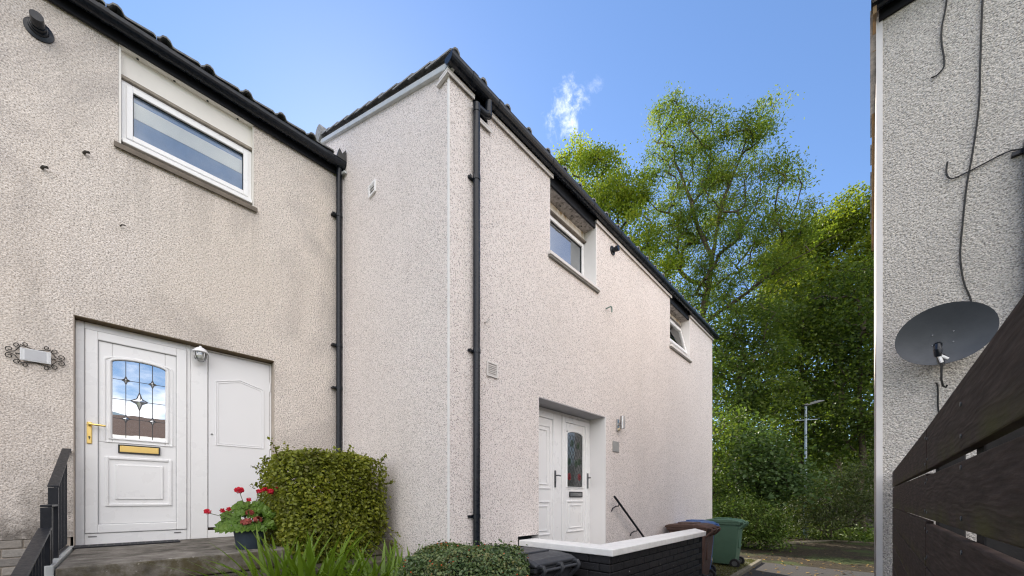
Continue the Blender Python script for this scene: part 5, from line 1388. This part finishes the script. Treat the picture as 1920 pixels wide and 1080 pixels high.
tree('rhododendron_bush', 'glossy green rhododendron behind the green wheelie bin',
     [(-2.9, 13.5, -1.55), (-2.9, 13.5, -1.1)],
     [(-3.2, 13.5, -.45, .75, .65), (-2.45, 13.5, -.55, .65, .55), (-2.9, 13.2, -1.0, .75, .35), (-2.2, 13.3, -1.1, .45, .3)],
     120, 9000, .11, MT['l_rhodo'], 28, r0=.05, sig=.16, cat='bush', aspect=.36, rtip=.005, up=.7, tname='stems', droop=.1)
tree('drooping_shrub', 'drooping dark green shrub at the path end right of the lamp post',
     [(-1.0, 17.5, -1.5), (-1.0, 17.5, -.8), (-.9, 17.5, .0)],
     [(-1.3, 17.4, .3, .9, .7), (-.6, 17.4, -.1, .8, .6), (-.1, 17.4, .8, .7, .6), (-1.0, 17.2, -.75, .9, .45), (-1.9, 17.2, -.5, .7, .7), (.1, 17.2, -.3, .6, .5)],
     130, 16000, .11, MT['l_yew'], 29, r0=.05, sig=.28, cat='shrub', aspect=.3, rtip=.005, up=.5, droop=1.2, tname='stems')
tree('understorey_bush', 'dark bush between the white house corner and the hazel',
     [(-4.3, 14.6, -1.5), (-4.2, 14.6, .0)],
     [(-4.4, 14.6, 1.2, .9, .9), (-3.9, 14.6, .1, .9, .8), (-4.5, 14.4, -.7, .9, .6), (-3.6, 14.4, 2.4, .7, .7)],
     80, 8000, .12, MT['l_dark'], 30, r0=.05, sig=.32, cat='bush', aspect=.55, rtip=.005, tname='stems')
# the wood behind, one mass
rng = np.random.default_rng(77)
P = []
for k in range(560):
    x = rng.uniform(-15, 7); y = rng.uniform(26, 33); hmax = 9.2 + 1.8 * math.sin(x * .7) + rng.uniform(-1, 1) + (2.0 if x < -7 else 0) - (1.0 if -6 < x < -4 else 0)
    z = -1.2 + (hmax + 1) * rng.uniform(0, 1) ** 1.15
    n = 110; P.append(np.array([x, y, z]) + rng.normal(size=(n, 3)) * np.array([.75, .75, .5]))
P = np.concatenate(P)
o = leaves('woodland', P, .26, MT['l_dark'], None, rng, up=.5, aspect=.6, blunt=False); stuff(o); o['label'] = 'dense dark wood behind the trees at the end of the path'; o['category'] = 'woodland'
# ivy and low growth covering the ground under the trees
rng = np.random.default_rng(31)
P = []
for k in range(420):
    x = rng.uniform(-4.6, 1.3); y = rng.uniform(13.2, 24)
    if y < 17.3 + .35 * max(0, -x - 2.0) * -4 and x > -2.2 - (17.3 - y) * .62: continue
    hgt = rng.uniform(.10, .55) * min(1, max(.25, (y - (17.3 if x > -2 else 14)) / 1.5)); n = 60
    c = rng.normal(size=(n, 3)) * np.array([.30, .30, hgt * .45]); c[:, 2] = np.abs(c[:, 2])
    P.append(np.array([x, y, -1.54 + .011 * (y - 10)]) + c)
P = np.concatenate(P); o = leaves('ground_cover', P, .12, MT['l_rhodo'], None, rng, up=.8, aspect=.7, blunt=False); stuff(o)
# ------------------------------------------------------------------ ground litter
rng = np.random.default_rng(5)
n = 700; P = np.stack([rng.uniform(-3, 1.5, n), rng.uniform(8, 17.3, n), np.full(n, -1.535)], 1)
o = leaves('fallen_leaves', P, .07, MT['l_litter'], None, rng, up=4, aspect=.6); stuff(o)
n = 9000; P = np.stack([rng.uniform(-1.5, 1.0, n), 16.2 + rng.normal(size=n) * .35, np.full(n, -1.53)], 1); P[:, 1] -= np.where(P[:, 0] < -.6, (-.6 - P[:, 0]) * .9, 0)
o = leaves('moss', P, .05, MT['moss'], None, rng, up=1.5, aspect=.7, blunt=False); stuff(o)
n = 5000; P = np.stack([rng.uniform(-2.6, -1.95, n), rng.uniform(6.2, 10.6, n), np.full(n, -1.48)], 1)
o = leaves('grass', P, .07, MT['l_grass'], None, rng, up=-.2, aspect=.14, droop=-1.5, blunt=False); stuff(o)
# ------------------------------------------------------------------ across the way (mirrored in the door glass)
gr = thing('garage_row', 'low brown roofed building across the way, seen only mirrored in the door glass', 'building', (14, -3, -1.55))
q = MB(); q.box(0, 5, -14, 16, 0, 4.3); q.build('wall', MT['farwall'], gr)
q = MB(); q.prism([(-.4, 4.35), (2.5, 5.75), (5.4, 4.35)], 1, -14.4, 16.4); q.build('roof', MT['tarp'], gr)
q = MB(); q.box(-.45, -.35, -14.4, 16.4, 4.2, 4.4); q.build('fascia_board', MT['coping'], gr)
h = MB(); vs = []; n = 40
for k in range(n + 1):
    y = -500 + k * 25; vs += [(260, y, -2), (320, y, 62 + 14 * math.sin(k * .55) + 7 * math.sin(k * 1.7)), (420, y, -2)]
h.add(vs, [f for k in range(n) for f in ((3 * k, 3 * k + 1, 3 * k + 4, 3 * k + 3), (3 * k + 1, 3 * k + 2, 3 * k + 5, 3 * k + 4))]); struct(h.build('hills', MT['hill'], smooth=True))
